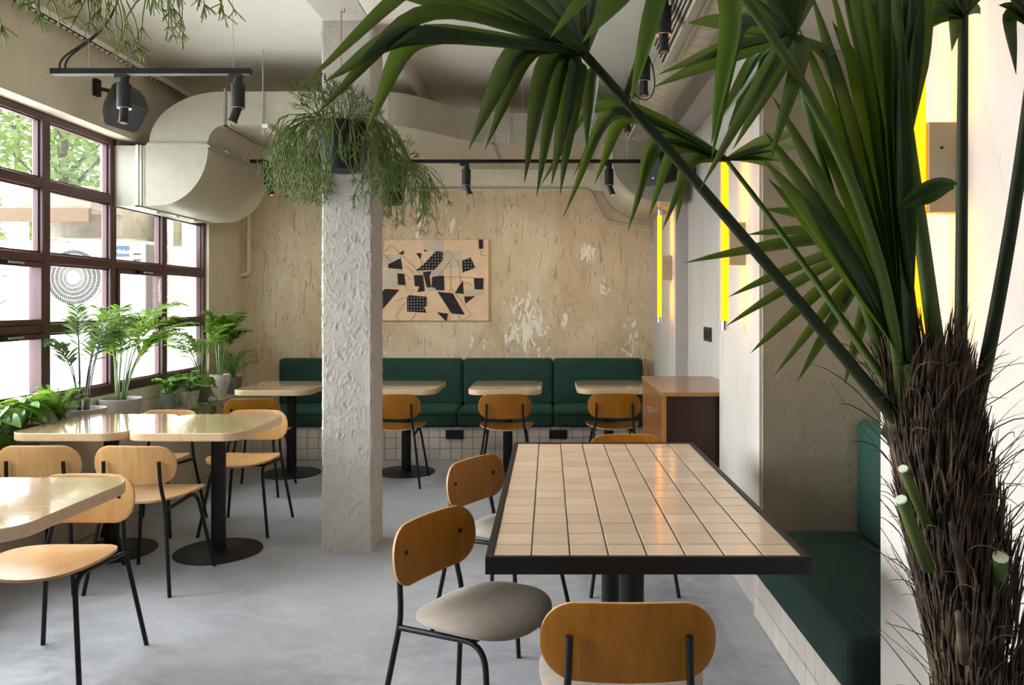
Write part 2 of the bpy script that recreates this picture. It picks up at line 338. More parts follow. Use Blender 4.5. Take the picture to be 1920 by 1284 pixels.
# stucco column: gridded box displaced for the trowelled crust
def column():
    x0, x1, y0, y1, z1 = -1.298, -1.008, 4.392, 4.675, 3.04
    per = []
    def edge(a, b, n): per.extend([(a[0]+(b[0]-a[0])*i/n, a[1]+(b[1]-a[1])*i/n) for i in range(n)])
    edge((x0,y0),(x1,y0),60); edge((x1,y0),(x1,y1),50); edge((x1,y1),(x0,y1),12); edge((x0,y1),(x0,y0),20)
    n = len(per); nz = 460; vs = []; cx, cy = (x0+x1)/2, (y0+y1)/2
    for j in range(nz+1):
        z = z1*j/nz
        for (x, y) in per:
            q = Vector((x*9, y*9, z*6)); d = 0
            rd = noise.noise(Vector((x*20+z*9, y*20, z*13-x*14)))
            k2 = noise.noise(Vector((x*26-z*10, y*26, z*17+x*8))); k3 = noise.noise(Vector((x*6, y*6, z*5)))
            d += .0030*noise.noise(q)+.0030*(1 if abs(k2) < .05 and k3 > -.1 else 0)+.0016*max(0, rd*2)
            d -= .0045*(1 if rd > .42 else 0)
            ex = min(abs(x-x0), abs(x-x1), 9); ey = min(abs(y-y0), abs(y-y1), 9)
            if ex < .006 and ey < .006: d -= .006+.006*noise.noise(Vector((z*15, x, y)))
            nx = (1 if abs(x-x1) < 1e-4 else -1 if abs(x-x0) < 1e-4 else 0); ny = (1 if abs(y-y1) < 1e-4 else -1 if abs(y-y0) < 1e-4 else 0)
            vs.append((x+nx*d, y+ny*d, z))
    fs = [(j*n+i, j*n+(i+1)%n, (j+1)*n+(i+1)%n, (j+1)*n+i) for j in range(nz) for i in range(n)]
    o = mk('column', MB().add(vs, fs), M['stucco'], None, True, 0)
    tag(o, 'square column crusted with rough trowelled stucco', kind='structure')
column()
# plaster ledge under the window with a cream tile strip above it
lg = mk('window_ledge', MB().rbox(-3.06, -2.80, WB[-1], YB, 0, .60, .012, 3), M['plaster_ledge']); tag(lg, 'low plaster ledge below the window holding pots', kind='structure')
tb = mk('trim_1', MB().box(-3.056, -3.048, 1.2, 6.95, .598, .79), M['grout_light']); tag(tb, 'cream tile strip between ledge and window', kind='structure')
tmesh = mk('tile', MB().rbox(-.003, .003, -.0475, .0475, -.046, .046, .002, 1), M['tile_cream'], tb)
first = True
for k in range(46):
    y = 6.90-.0985*k
    if y < 2.6: break
    for r_ in range(2):
        loc = (-3.046, y, .645+.0965*r_)
        if first: tmesh.location = loc; first = False
        else: child_copy(tmesh, tb, loc)
# ------------------------------------------------------------------ window band
wz = [.822, 1.262, 1.692, 2.146, 2.565]
win = bpy.data.objects.new('window_1', None); C.objects.link(win); win.location = (XW, WB[-1], .79); tag(win, 'plum painted steel window band of small panes', kind='structure')
def wbar(y0, y1, z0, z1, x0=-3.13, x1=-3.06, nm='glazing_bar'): return wpart(nm, MB().rbox(x0, x1, y0, y1, z0, z1, .006, 1), M['plum_frame'], win)
for i, y in enumerate(WB):
    zt = wz[4] if i >= 2 else wz[3]
    wbar(y-.036, y+.036, .79, zt+.02, nm='mullion')
for j, z in enumerate(wz):
    y1 = WB[2]+.036 if j == 4 else 6.9
    hh = .034 if j in (0, 4) else .030
    wbar(WB[-1]-.036, y1, z-hh, z+hh, -3.128, -3.062, nm='rail')
# inner sash beads and panes
sashes = {(3,1),(3,0),(1,1)}
for i in range(9):
    ya, yb = WB[i+1]+.036, WB[i]-.036
    for j in range(4):
        if j == 3 and i < 2: continue
        za, zb = wz[j]+.03, wz[j+1]-.03
        op = (i, j) in sashes
        bw = .030 if op else .012; x0, x1 = (-3.125, -3.052) if op else (-3.115, -3.085)
        mb = MB().box(x0, x1, ya, yb, za, za+bw).box(x0, x1, ya, yb, zb-bw, zb).box(x0, x1, ya, ya+bw, za+bw, zb-bw).box(x0, x1, yb-bw, yb, za+bw, zb-bw)
        sash = wpart('sash', mb, M['plum_frame'], win)
        wpart('pane', MB().box(-3.103, -3.099, ya+bw*.6, yb-bw*.6, za+bw*.6, zb-bw*.6), M['window_glass'], win)
        if op:
            zc = zb-.012; yc = (ya+yb)/2
            hb = MB().rbox(-3.052, -3.028, yc-.075, yc+.075, zc-.018, zc+.018, .005, 2); hb.v = [tuple(Vector(p)-win.location) for p in hb.v]
            mk('handle', hb, M['black_metal'], sash)
            hb = MB().rbox(-3.030, -3.018, yc-.03, yc+.10, zc-.006, zc+.006, .003, 1); hb.v = [tuple(Vector(p)-win.location) for p in hb.v]
            mk('lever', hb, M['steel'], sash)
# curled chain of the casement stay
ch = MB()
for k in range(9): ch.tube([Vector((-3.045, 6.02+.006*math.cos(k), 1.60-.02*k))+Vector((0, .008*math.cos(a), .010*math.sin(a))) for a in [i*math.pi/4 for i in range(9)]], .002, 5)
wpart('stay_chain', ch, M['steel'], win, True)
# entrance door behind the viewer
w2 = bpy.data.objects.new('door_1', None); C.objects.link(w2); w2.location = (-2, YF-.07, 0); tag(w2, kind='structure')
for x in (-2.42, -1.58): wpart('stile', MB().box(x-.03, x+.03, YF-.1, YF-.04, 0, 2.15), M['plum_frame'], w2)
for z in (.05, 1.05, 2.12): wpart('rail', MB().box(-2.39, -1.61, YF-.1, YF-.04, z-.05, z+.03), M['plum_frame'], w2)
for c, d in ((.08,1.0),(1.08,2.07)): wpart('panel', MB().box(-2.39, -1.61, YF-.08, YF-.06, c, d), M['plum_frame'], w2)
# ------------------------------------------------------------------ tables
def burl_table(cx, cy, label, w=.60, d=.70, h=.75, po=.10, px=0):
    t = thing('cafe_table', label, 'table', (cx, cy, 0), 0, 'burl topped pedestal tables')
    pl = rrect(w, d, .115, 8); n = len(pl)
    tb = MB(); inn = [(x*.992, y*.993) for x, y in pl]
    tb.add([(x,y,h-.042) for x,y in inn]+[(x,y,h-.038) for x,y in pl]+[(x,y,h-.003) for x,y in pl]+[(x,y,h) for x,y in inn],
           [tuple(range(n))[::-1]]+[(r*n+i, r*n+(i+1)%n, (r+1)*n+(i+1)%n, (r+1)*n+i) for r in range(3) for i in range(n)], 1)
    tb.add([(x,y,h) for x,y in inn], [tuple(range(n))], 0)
    mk('table_top', tb, [M['burl_top'], M['burl_edge']], t, True, 30)
    mk('pole', MB().cyl((px,po), .040, .008, h-.05, 28), M['black_pole'], t, True)
    mk('top_plate', MB().box(-.15+px, .15+px, po-.15, po+.15, h-.05, h-.0415), M['black_metal'], t)
    b = MB(); b.lathe([(.0,.0),(.237,.0),(.24,.004),(.237,.008),(.06,.011),(.042,.016),(.042,.03),(0,.03)], (px,po,0), 48)
    mk('base_plate', b, M['black_metal'], t, True)
    return t
burl_table(-2.50, 4.30, 'pale burl pedestal table under the window, tight against the ledge of pots')
burl_table(-1.888, 4.30, 'pale burl pedestal table between the stucco column and the table by the ledge', .62)
burl_table(-1.955, 2.60, 'glossy pale burl table with a wooden chair facing it, cut by the frame', .76, po=-.09)
burl_table(-2.15, 6.28, 'burl pedestal table at the window end of the green banquette', .60, .74, po=.15)
burl_table(-1.18, 6.32, 'burl pedestal table half hidden behind the stucco column', .60, .72, po=.16, px=-.02)
burl_table(-.345, 6.32, 'burl pedestal table in the middle of the green banquette', .575, .74, po=.155)
burl_table(.525, 6.36, 'burl pedestal table beside the brown cabinet', .60, .70, po=.165, px=-.015)
# big tiled table
TX0, TY0, PT = -.148, 2.0245, .102
tt = thing('tiled_table', 'long table topped with square beige tiles in a black steel frame', 'table', (.261, 2.83, 0))
x0, x1, y0, y1 = TX0-.018, TX0+8*PT+.018, TY0-.016, TY0+16*PT+.018
fm = MB().box(x0, x1, y0, y0+.014, .708, .7535).box(x0, x1, y1-.016, y1, .708, .7535).box(x0, x0+.016, y0+.014, y1-.016, .708, .7535).box(x1-.016, x1, y0+.014, y1-.016, .708, .7535)
wpart('steel_frame', fm, M['black_metal'], tt)
wpart('tile_bed', MB().box(x0+.016, x1-.016, y0+.014, y1-.016, .712, .7492), M['grout'], tt)
tm = mk('tile', MB().rbox(-.0488, .0488, -.0488, .0488, -.004, .004, .0012, 1), M['tile_beige'], tt)
for i in range(8):
    for j in range(16):
        loc = Vector((TX0+PT*(i+.5), TY0+PT*(j+.5), .7465+random.uniform(-.0004, .0006)))-tt.location
        rot = (random.uniform(-.004,.004), random.uniform(-.004,.004), random.uniform(-.006,.006))
        if i == j == 0: tm.location = loc
        else: child_copy(tm, tt, loc, rot)
for yy in (2.42, 3.25):
    wpart('pole', MB().cyl((.261, yy), .0385, .01, .712, 28), M['black_pole'], tt, True)
    b = MB(); b.lathe([(0,0),(.197,0),(.20,.004),(.196,.009),(.05,.012),(0,.012)], (.261, yy, 0), 44); wpart('base_plate', b, M['black_metal'], tt, True)
# ------------------------------------------------------------------ chairs
def back_shell(w=.416, h=.195, zc=.6225, th=.0115, k=.60):
    ol = []
    for q in range(56):
        a = 2*math.pi*q/56; ca, sa = math.cos(a), math.sin(a)
        rr = .093; ex, ez = w/2-rr-.012, h/2-rr
        x = math.copysign(abs(ca)**.86, ca)*(rr+.012)+math.copysign(ex, ca)*min(1, abs(ca)*5)
        z = math.copysign(abs(sa)**.92, sa)*h/2
        ol.append((x, z))
    mb = MB(); n = len(ol)
    def pt(x, z, off):
        y = -.182+k*x*x-.10*z-off
        return (x, y, zc+z)
    rings = [.25,.5,.72,.88,.97,1.0]
    for side, off in ((0, -th/2), (1, th/2)):
        vs = [pt(0,0,off)]+[pt(x*s, z*s, off*(1 if s < .99 else .75)) for s in rings for x, z in ol]
        fs = [(0, 1+i, 1+(i+1)%n) for i in range(n)]+[(1+r*n+i, 1+r*n+(i+1)%n, 1+(r+1)*n+(i+1)%n, 1+(r+1)*n+i) for r in range(len(rings)-1) for i in range(n)]
        mb.add(vs, fs, 0)
    b0 = 1+5*n; b1 = b0+1+6*n
    mb.f += [(b0+i, b0+(i+1)%n, b1+(i+1)%n, b1+i) for i in range(n)]; mb.m += [1]*n
    return mb
def seat_shape(pad):
    mb = MB(); n = 48; ol = []
    for q in range(n):
        a = 2*math.pi*q/n; ca, sa = math.cos(a), math.sin(a)
        e = .80
        x = math.copysign(abs(ca)**e, ca)*.212; y = math.copysign(abs(sa)**e, sa)*.195
        x *= 1.0+.05*(y/.195)
        ol.append((x, y))
    rings = [.3,.55,.75,.9,.97,1.0] if not pad else [.3,.55,.75,.88,.95,.985,1.0]
    def zt(x, y): return .440+.50*x*x-.05*max(0, y-.08)-.0*y
    def pz(s): return (.030*(1-s**5)) if pad else 0
    cy = .035
    th = .011 if not pad else .022
    for top in (1, 0):
        vs = [(0, cy, zt(0,0)+(pz(0) if top else -th))]
        for s in rings:
            for x, y in ol: vs.append((x*s, y*s+cy, zt(x*s, y*s)*(1)+(pz(s) if top else -th*(1 if not pad else .4+.6*(1-s**6)))))
        fs = [(0, 1+i, 1+(i+1)%n) for i in range(n)]+[(1+r*n+i, 1+r*n+(i+1)%n, 1+(r+1)*n+(i+1)%n, 1+(r+1)*n+i) for r in range(len(rings)-1) for i in range(n)]
        mb.add(vs, fs, 0)
    L = len(rings)-1; b0 = 1+L*n; b1 = b0+1+(L+1)*n
    mb.f += [(b0+i, b0+(i+1)%n, b1+(i+1)%n, b1+i) for i in range(n)]; mb.m += [0 if pad else 1]*n
    return mb
def make_chair(name, label, mat, pad):
    t = thing(name, label, 'chair')
    mk('backrest', back_shell(), [M[mat], M['ply_edge']], t, True, 45)
    mk('seat', seat_shape(pad), [M['grey_wool'] if pad else M[mat], M['ply_edge']], t, True, 60 if pad else 45)
    for s in (-1, 1):
        mk('leg', MB().tube(fillet([(s*.215,-.235,0),(s*.156,-.172,.43),(s*.143,-.188,.52),(s*.139,-.197,.645)], .05, 5), .0092, 10), M['black_metal'], t, True)
        mk('leg', MB().tube(fillet([(s*.160,-.176,.402),(s*.150,.145,.418),(s*.212,.215,0)], .075, 7), .0092, 10), M['black_metal'], t, True)
        x = s*.139; yb = -.182+.6*x*x+.0055
        mk('bolt', MB().lathe([(0,.004),(.005,.0035),(.0085,.001),(.0085,-.004)], n=12).xf(Matrix.Translation((x, yb, .632))@Matrix.Rotation(R(-90), 4, 'X')), M['black_metal'], t, True)
    mk('crossbar', MB().tube([(-.15,.10,.414),(.15,.10,.414)], .008, 8), M['black_metal'], t, True)
    return t
chairs = {}
def chair(kind, x, y, facing, label, group):
    mat, pad = {'ply': ('ply_wood_pale', False), 'oak': ('ply_wood', False), 'pad': ('ply_wood', True)}[kind]
    nm = 'upholstered_chair' if pad else 'plywood_chair'
    if kind not in chairs: c = chairs[kind] = make_chair(nm, label, mat, pad)
    else: c = copy_tree(chairs[kind])
    c.location = (x, y, 0); c.rotation_euler = (0, 0, R(facing-90)); tag(c, label, 'chair', group)
    return c
gw, gb, gt = 'plywood chairs at the window tables', 'plywood chairs at the green banquette', 'upholstered chairs round the tiled table'
chair('pad', -.235, 2.455, -31, 'amber plywood chair with its whole grey wool seat showing, angled to the tiled table', gt)
chair('pad', -.19, 3.37, -32, 'amber plywood chair angled at the tiled table, next to the stucco column', gt)
chair('pad', .187, 1.978, 90, 'amber plywood chair seen from behind at the near end of the tiled table', gt)
chair('pad', .415, 3.92, 270, 'amber plywood chair at the far end of the tiled table, only its top showing', gt)
chair('ply', -2.515, 3.96, 90, 'pale plywood chair with its back to us at the table against the ledge', gw)
chair('ply', -2.03, 3.955, 87, 'pale plywood chair seen from behind with its whole seat showing beside the black pole', gw)
chair('ply', -2.49, 4.87, 268, 'pale plywood chair facing us across the table against the ledge, mostly hidden', gw)
chair('ply', -1.913, 4.87, 270, 'pale plywood chair facing us beside the column, behind the pedestal table', gw)
chair('ply', -1.885, 2.96, 270, 'pale plywood chair facing us, tucked under the nearest glossy table', gw)
chair('oak', -2.2, 5.85, 92, 'honey plywood chair at the banquette table by the window', gb)
chair('oak', -1.2, 6.12, 90, 'honey plywood chair half hidden behind the stucco column', gb)
chair('oak', -.34, 6.12, 90, 'honey plywood chair at the middle banquette table', gb)
chair('oak', .51, 6.165, 90, 'honey plywood chair beside the brown cabinet', gb)
# ------------------------------------------------------------------ banquette along the back wall
YP = 7.0
pl = thing('banquette_plinth', 'long low plinth faced with small white square tiles below the green banquette', 'plinth', (-1.0, 7.3, 0))
wpart('core', MB().box(-2.79, 1.02, YP+.004, YB-.005, 0, .30), M['grout'], pl)
tm = mk('tile', MB().rbox(-.0485, .0485, -.004, .004, -.0485, .0485, .002, 1), M['tile_white'], pl)
first = True
for k in range(38):
    x = 1.02-.05-.1005*k
    if x < -2.78: break
    for r_ in range(3):
        loc = Vector((x, YP+.002, .0495+.1*r_))-pl.location
        if first: tm.location = loc; first = False
        else: child_copy(tm, pl, loc)
def cushion(name, x0, x1, y0, y1, z0, z1, r, mat, puff, label, group, axis=2, seg=4, rib=False):
    bm = bmesh.new(); bmesh.ops.create_cube(bm, size=1)
    for v in bm.verts: v.co = Vector((v.co.x*(x1-x0), v.co.y*(y1-y0), v.co.z*(z1-z0)))
    bmesh.ops.bevel(bm, geom=bm.edges[:], offset=r, segments=seg, affect='EDGES', profile=.5)
    bmesh.ops.subdivide_edges(bm, edges=[e for e in bm.edges if e.calc_length() > .1], cuts=9, use_grid_fill=True)
    hx, hy, hz = (x1-x0)/2, (y1-y0)/2, (z1-z0)/2
    for v in bm.verts:
        u = [v.co.x/hx, v.co.y/hy, v.co.z/hz]
        a, b = [abs(u[i]) for i in range(3) if i != axis]
        w = (1-min(1, a)**4)*(1-min(1, b)**4)
        d = puff*w*(1 if u[axis] > 0 else -.1)
        d += .004*noise.noise(Vector((v.co.x*6, v.co.y*6, v.co.z*6+x0*3)))*w
        v.co[axis] += d
    mb = MB(); bm.verts.index_update(); mb.add([v.co+Vector(((x0+x1)/2, (y0+y1)/2, (z0+z1)/2)) for v in bm.verts], [[v.index for v in f.verts] for f in bm.faces]); bm.free()
    return single(name, mb, M[mat], label, 'cushion', group, True, 0)
xs = [-2.62, -1.703, -.832, .042, .912]
nm = ['at the window end', 'behind the stucco column', 'in the middle', 'next to the brown cabinet']
for i in range(4):
    c = cushion('seat_cushion', xs[i]+.002, xs[i+1]-.002, YP-.035, 7.49, .296, .447, .03, 'green_velvet', .016, 'dark green velvet banquette seat cushion '+nm[i], 'banquette seat cushions')
    pp = MB().tube([(-(xs[i+1]-xs[i])/2+.03, 0, 0), ((xs[i+1]-xs[i])/2-.03, 0, 0)], .004, 6).xf(Matrix.Translation((0, -.2665, .128)))
    mk('piping', pp, M['green_velvet'], c, True)
    cushion('back_cushion', xs[i]+.002, xs[i+1]-.002, 7.445, 7.595, .435, .885, .035, 'green_velvet', -.0, 'tall dark green velvet banquette back cushion '+nm[i], 'banquette back cushions', 1)
# niche bench
nb = thing('niche_plinth', 'low tiled plinth of the bench inside the niche', 'plinth', (1.2, 2.9, 0))
wpart('core', MB().box(.936, 1.515, 2.225, 3.49, 0, .213), M['grout'], nb)
tm = mk('tile', MB().rbox(-.004, .004, -.0485, .0485, -.0485, .0485, .002, 1), M['tile_white'], nb)
first = True
for k in range(13):
    y = 3.49-.05-.1005*k
    if y < 2.26: break
    for r_ in range(2):
        loc = Vector((.934, y, .0515+.1015*r_))-nb.location
        if first: tm.location = loc; first = False
        else: child_copy(tm, nb, loc)
cushion('bench_cushion', .905, 1.40, 2.335, 3.490, .212, .392, .035, 'green_corduroy', .012, 'thick dark green corduroy bench cushion in the niche', None)
o = cushion('niche_back_cushion', 1.385, 1.515, 2.3, 3.485, .375, .895, .035, 'green_velvet', 0, 'dark green velvet backrest leaning in the niche', None, 0)
# ------------------------------------------------------------------ cabinet
cb = thing('cabinet', 'brown wooden cabinet with a dark side panel against the right wall', 'cabinet', (.89, 4.85, 0))
wpart('body', MB().box(.668, 1.125, 4.372, 5.325, .02, .893), M['cabinet_side'], cb)
wpart('top', MB().rbox(.643, 1.127, 4.348, 5.335, .8925, .914, .002, 1), M['cabinet_top'], cb)
wpart('edge_band', MB().box(.6425, 1.127, 4.3445, 4.349, .8925, .9125).box(.648, .668, 4.368, 4.388, .02, .892), M['edge_band'], cb)
for a, b in ((4.392, 4.855), (4.86, 5.32)):
    d = wpart('door', MB().rbox(.648, .668, a, b, .03, .888, .002, 1), M['cabinet_wood'], cb)
    hb = MB(); yy = b-.06 if a < 4.5 else a+.10
    hb.tube([(.648, yy, .745), (.625, yy, .745)], .006, 10).rbox(.612, .628, yy-.018, yy+.018, .733, .757, .004, 2)
    hb.v = [tuple(Vector(p)-cb.location) for p in hb.v]; mk('handle', hb, M['chrome'], d, True)
wpart('plinth', MB().box(.70, 1.12, 4.40, 5.30, 0, .022), M['black_plastic'], cb)
# ------------------------------------------------------------------ wall tube lamps
def tube_lamp(x, y, z0, z1, xw, label):
    t = thing('tube_lamp', label, 'lamp', (x, y, z0), 0, 'glowing yellow tube wall lamps')
    r = .0185
    wpart('tube', MB().cyl((x, y), r, z0+.045, z1-.045, 20), M['yellow_tube'], t, True)
    for a, b in ((z0, z0+.047), (z1-.047, z1)): wpart('end_cap', MB().cyl((x, y), r+.0015, a, b, 20), M['chrome'], t, True)
    l = bpy.data.lights.new('tube_glow', 'AREA'); l.shape = 'RECTANGLE'; l.size = z1-z0-.1; l.size_y = .02; l.energy = 1.0; l.color = (1, .40, .03)
    lo = bpy.data.objects.new('tube_glow', l); C.objects.link(lo); lo.parent = t; lo.location = (r+.003, 0, (z1-z0)/2); lo.rotation_euler = (0, R(-90), 0)
    zc = (z0+z1)/2
    wpart('bracket', MB().rbox(x+r-.002, xw+.003, y-.021, y+.021, zc-.12, zc+.09, .002, 1), M['lamp_bracket'], t)
    wpart('screw', MB().tube([(x+r+.028, y-.024, zc+.03), (x+r+.028, y-.018, zc+.03)], .003, 8).tube([(x+r+.028, y-.024, zc-.06), (x+r+.028, y-.018, zc-.06)], .003, 8), M['black_metal'], t)
tube_lamp(.925, 6.43, 1.262, 2.20, 1.027, 'yellow tube lamp on the pilaster next to the back wall')
tube_lamp(.862, 3.77, 1.285, 2.16, .96, 'yellow tube lamp on the pilaster beside the dark niche')
tube_lamp(.862, 1.80, 1.30, 2.19, .955, 'bright yellow tube lamp behind the fan palm leaves')
# switch and sockets
def plate(name, x, y, z, facing, n, label, grp=None):
    t = thing(name, label, 'socket' if name == 'power_socket' else 'switch', (x, y, z), 0, grp)
    w = .082*n if name == 'power_socket' else .235
    h = .082 if name == 'power_socket' else .10
    if facing == 'back':
        mk('plate', MB().rbox(-w/2, w/2, -.006, .006, 0, h, .003, 2), M['black_plastic'], t)
        for i in range(n):
            cx = -w/2+.041+.082*i
            mk('socket_cup', MB().lathe([(.026,-.004),(.024,.003),(.019,.003),(.018,-.002),(0,-.002)], n=24).xf(Matrix.Translation((cx, -.006, h/2))@Matrix.Rotation(R(90), 4, 'X')), M['black_metal'], t, True)
    else:
        mk('plate', MB().rbox(-.005, .005, -w/2, w/2, 0, h, .003, 2), M['black_plastic'], t)
        for i in range(3): mk('rocker', MB().rbox(-.010, -.004, -w/2+.025+.07*i, -w/2+.068+.07*i, .022, .078, .003, 2), M['black_metal'], t)
plate('power_socket', -.855, YP-.008, .188, 'back', 2, 'black double socket on white tiles between the column and the middle chair', 'double sockets')
plate('power_socket', .085, YP-.008, .190, 'back', 2, 'black double socket on white tiles between the middle chair and the cabinet', 'double sockets')
plate('light_switch', 1.124, 5.45, 1.15, 'side', 3, 'black three way switch on the wall above the cabinet')
# ------------------------------------------------------------------ rectangular ventilation duct
def arc(cx, cz, rx, rz, a0, a1, n=12): return [(cx+rx*math.cos(R(a0+(a1-a0)*k/n)), cz+rz*math.sin(R(a0+(a1-a0)*k/n))) for k in range(n+1)]
dk = thing('ventilation_duct', 'cream rectangular ventilation duct curving out of the window wall and along the back', 'duct', (-1.0, 6.3, 2.1))
ZT, ZBt = 2.91, 2.675
ya, yb = 5.42, 6.58
low = [(-3.061, 2.108), (-2.76, 2.108)]+arc(-2.76, 2.52, .36, .412, -90, 0, 16)+[(-2.40, 2.545), (-2.815, 2.545), (-2.85, 2.53), (-3.061, 2.53)]
wpart('inlet_elbow', MB().prism(low, ya, yb), M['duct'], dk, True, 30)
up = arc(-2.28, 2.545, .12, .13, 180, 90, 10)+[(-2.27, ZT)]+arc(-2.30, 2.545, .515, .365, 90, 180, 18)
wpart('upper_elbow', MB().prism(up, ya, yb), M['duct'], dk, True, 30)
wpart('duct_run', MB().box(-2.272, -1.16, ya, yb, ZBt, ZT), M['duct'], dk)
off = MB(); n = 20; vs = []
for i in range(n+1):
    s_ = i/n; x = -1.16+.705*s_; e = .5-.5*math.cos(math.pi*s_); e2 = .5-.5*math.cos(math.pi*min(1, s_*1.35))
    y0, y1 = ya+.61*e, yb+.62*e2
    vs += [(x,y0,ZBt),(x,y1,ZBt),(x,y1,ZT),(x,y0,ZT)]
off.add(vs, [(i*4+k, i*4+(k+1)%4, (i+1)*4+(k+1)%4, (i+1)*4+k) for i in range(n) for k in range(4)])
wpart('duct_offset', off, M['duct'], dk, True, 30)
yc, yd = 6.03, 7.2
wpart('duct_run', MB().box(-.456, .385, yc, yd, ZBt, ZT), M['duct'], dk)
rt = [(.38, ZBt)]+arc(.40, ZBt-.1, .10, .10, 90, 0, 6)+arc(.90, 2.55, .40, .335, 180, 270, 14)+[(1.035, 2.215), (1.035, 2.50), (.95, 2.50)]+arc(.95, 2.60, .08, .1, 270, 180, 5)+arc(.45, 2.57, .42, .34, 0, 90, 14)+[(.38, ZT)]
wpart('outlet_elbow', MB().prism(rt, yc, yd), M['duct'], dk, True, 30)
# flanges, lap seams and clamps on the duct
def flange(mb): wpart('flange', mb, M['steel'], dk)
flange(MB().box(-2.905, -2.885, ya-.012, yb+.012, 2.098, 2.108).box(-2.905, -2.885, ya-.012, ya, 2.098, 2.535))
wpart('flange', MB().box(-2.878, -2.862, ya-.010, ya, 2.106, 2.532).box(-2.862, -2.845, ya-.003, ya, 2.106, 2.53, ), M['duct'], dk)
flange(MB().box(-2.825, -2.39, ya-.012, ya, 2.535, 2.549).box(-2.40, -2.388, ya-.012, yb+.01, 2.535, 2.549))
wpart('flange', MB().box(-2.40, -2.385, ya-.006, yb, 2.515, 2.531), M['duct_seam'], dk)
flange(MB().box(-2.285, -2.270, ya-.012, ya, ZBt-.012, ZT+.02).box(-2.285, -2.270, ya-.012, yb, ZBt-.012, ZBt))
wpart('flange', MB().box(-2.262, -2.235, ya-.008, ya, ZBt, ZT).box(-2.262, -2.245, ya, yb, ZBt-.008, ZBt), M['duct'], dk)
for x in (-.44, .30):
    flange(MB().box(x-.008, x+.008, yc-.010, yc, ZBt-.01, ZT+.015).box(x-.008, x+.008, yc-.01, yd, ZBt-.012, ZBt))
for k, y in enumerate((5.7, 6.0, 6.3)):
    wpart('clamp', MB().rbox(-2.40, -2.372, y-.02, y+.02, 2.528, 2.556, .004, 1), M['chrome'], dk)
    wpart('clamp', MB().rbox(-2.92, -2.89, y-.02, y+.02, 2.088, 2.106, .004, 1), M['chrome'], dk)
sm = MB()
for y in (5.82,): sm.prism([(x, z) for x, z in arc(-2.76, 2.52, .3605, .4125, -88, 0, 16)]+[(x, z) for x, z in arc(-2.76, 2.52, .358, .410, 0, -88, 16)], y, y+.004)
for k in range(14):
    x = -1.05+.105*k; s_ = min(1, max(0, (x+1.16)/.705)); e = .5-.5*math.cos(math.pi*s_)
    sm.box(x-.0015, x+.0015, ya+.61*e+.005, yb+.6*e, ZBt-.0015, ZBt+.001)
tag(wpart('lap_seam', sm, M['duct_seam'], dk), kind='stuff')
# support struts and rods under the duct
def strut(x, y0, y1, z, label):
    single('duct_strut', MB().box(x-.02, x+.02, y0, y1, z-.012, z+.014), M['perforated_strut'], label, 'strut', 'perforated struts under the duct')
strut(-1.99, ya-.03, yb+.02, ZBt-.0145, 'perforated strut under the duct beside the threaded rod')
def rod(x, y, z0, z1, label, r=.005):
    return single('threaded_rod', MB().cyl((x, y), r, z0, z1, 8).cyl((x, y), r*2.2, z0+.03, z0+.045, 6), M['steel'], label, 'rod', 'ceiling hanger rods', True)
rod(-2.01, ya-.012, 2.60, 3.205, 'zinc hanger rod in front of the cream duct')
rod(-.10, yc-.02, 2.63, 3.205, 'zinc hanger rod on the far stretch of duct')
rod(-.31, yc-.02, 2.63, 3.205, 'zinc hanger rod where the duct bends back')
# perforated channel along the left wall
ch = MB().box(-2.885, -2.845, 1.5, 6.40, 3.045, 3.05).box(-2.885, -2.88, 1.5, 6.4, 3.045, 3.085).box(-2.85, -2.845, 1.5, 6.4, 3.045, 3.085)
single('cable_channel', ch, M['perforated_strut'], 'long pale perforated cable channel under the ceiling above the window', 'channel')
rod(-2.835, 5.20, 3.02, 3.205, 'zinc hanger rod of the cable channel above the window', .006)
# conduits
def conduit(pts, label, r=.013, nm='conduit', mat='plaster_left', rr=.06):
    mb = MB().tube(fillet(pts, rr), r, 10)
    return mb
cp = thing('conduit_pipe', 'painted conduit pipe running along the back wall and stepping down at its end', 'pipe', (-.5, 7.55, 2.2))
wpart('pipe', conduit([(-2.75,7.555,2.553),(.40,7.555,2.548),(.555,7.555,2.225),(1.03,7.555,2.165)], ''), M['duct_seam'], cp, True)
for x in (-1.4, -.85, .25): wpart('saddle_clip', MB().rbox(x-.012, x+.012, 7.538, 7.58, 2.53, 2.572, .004, 1), M['duct'], cp)
cp = thing('conduit_pipe', 'short painted conduit pipe in the corner by the window', 'pipe', (-2.95, 7.55, 1.7))
wpart('pipe', conduit([(-2.955,7.575,2.56),(-2.955,7.575,1.71),(-3.03,7.56,1.70)], '', .022, rr=.05), M['plaster_left'], cp, True)
wpart('saddle_clip', MB().rbox(-2.98, -2.93, 7.55, 7.60, 2.05, 2.07, .004, 1), M['plaster_left'], cp)
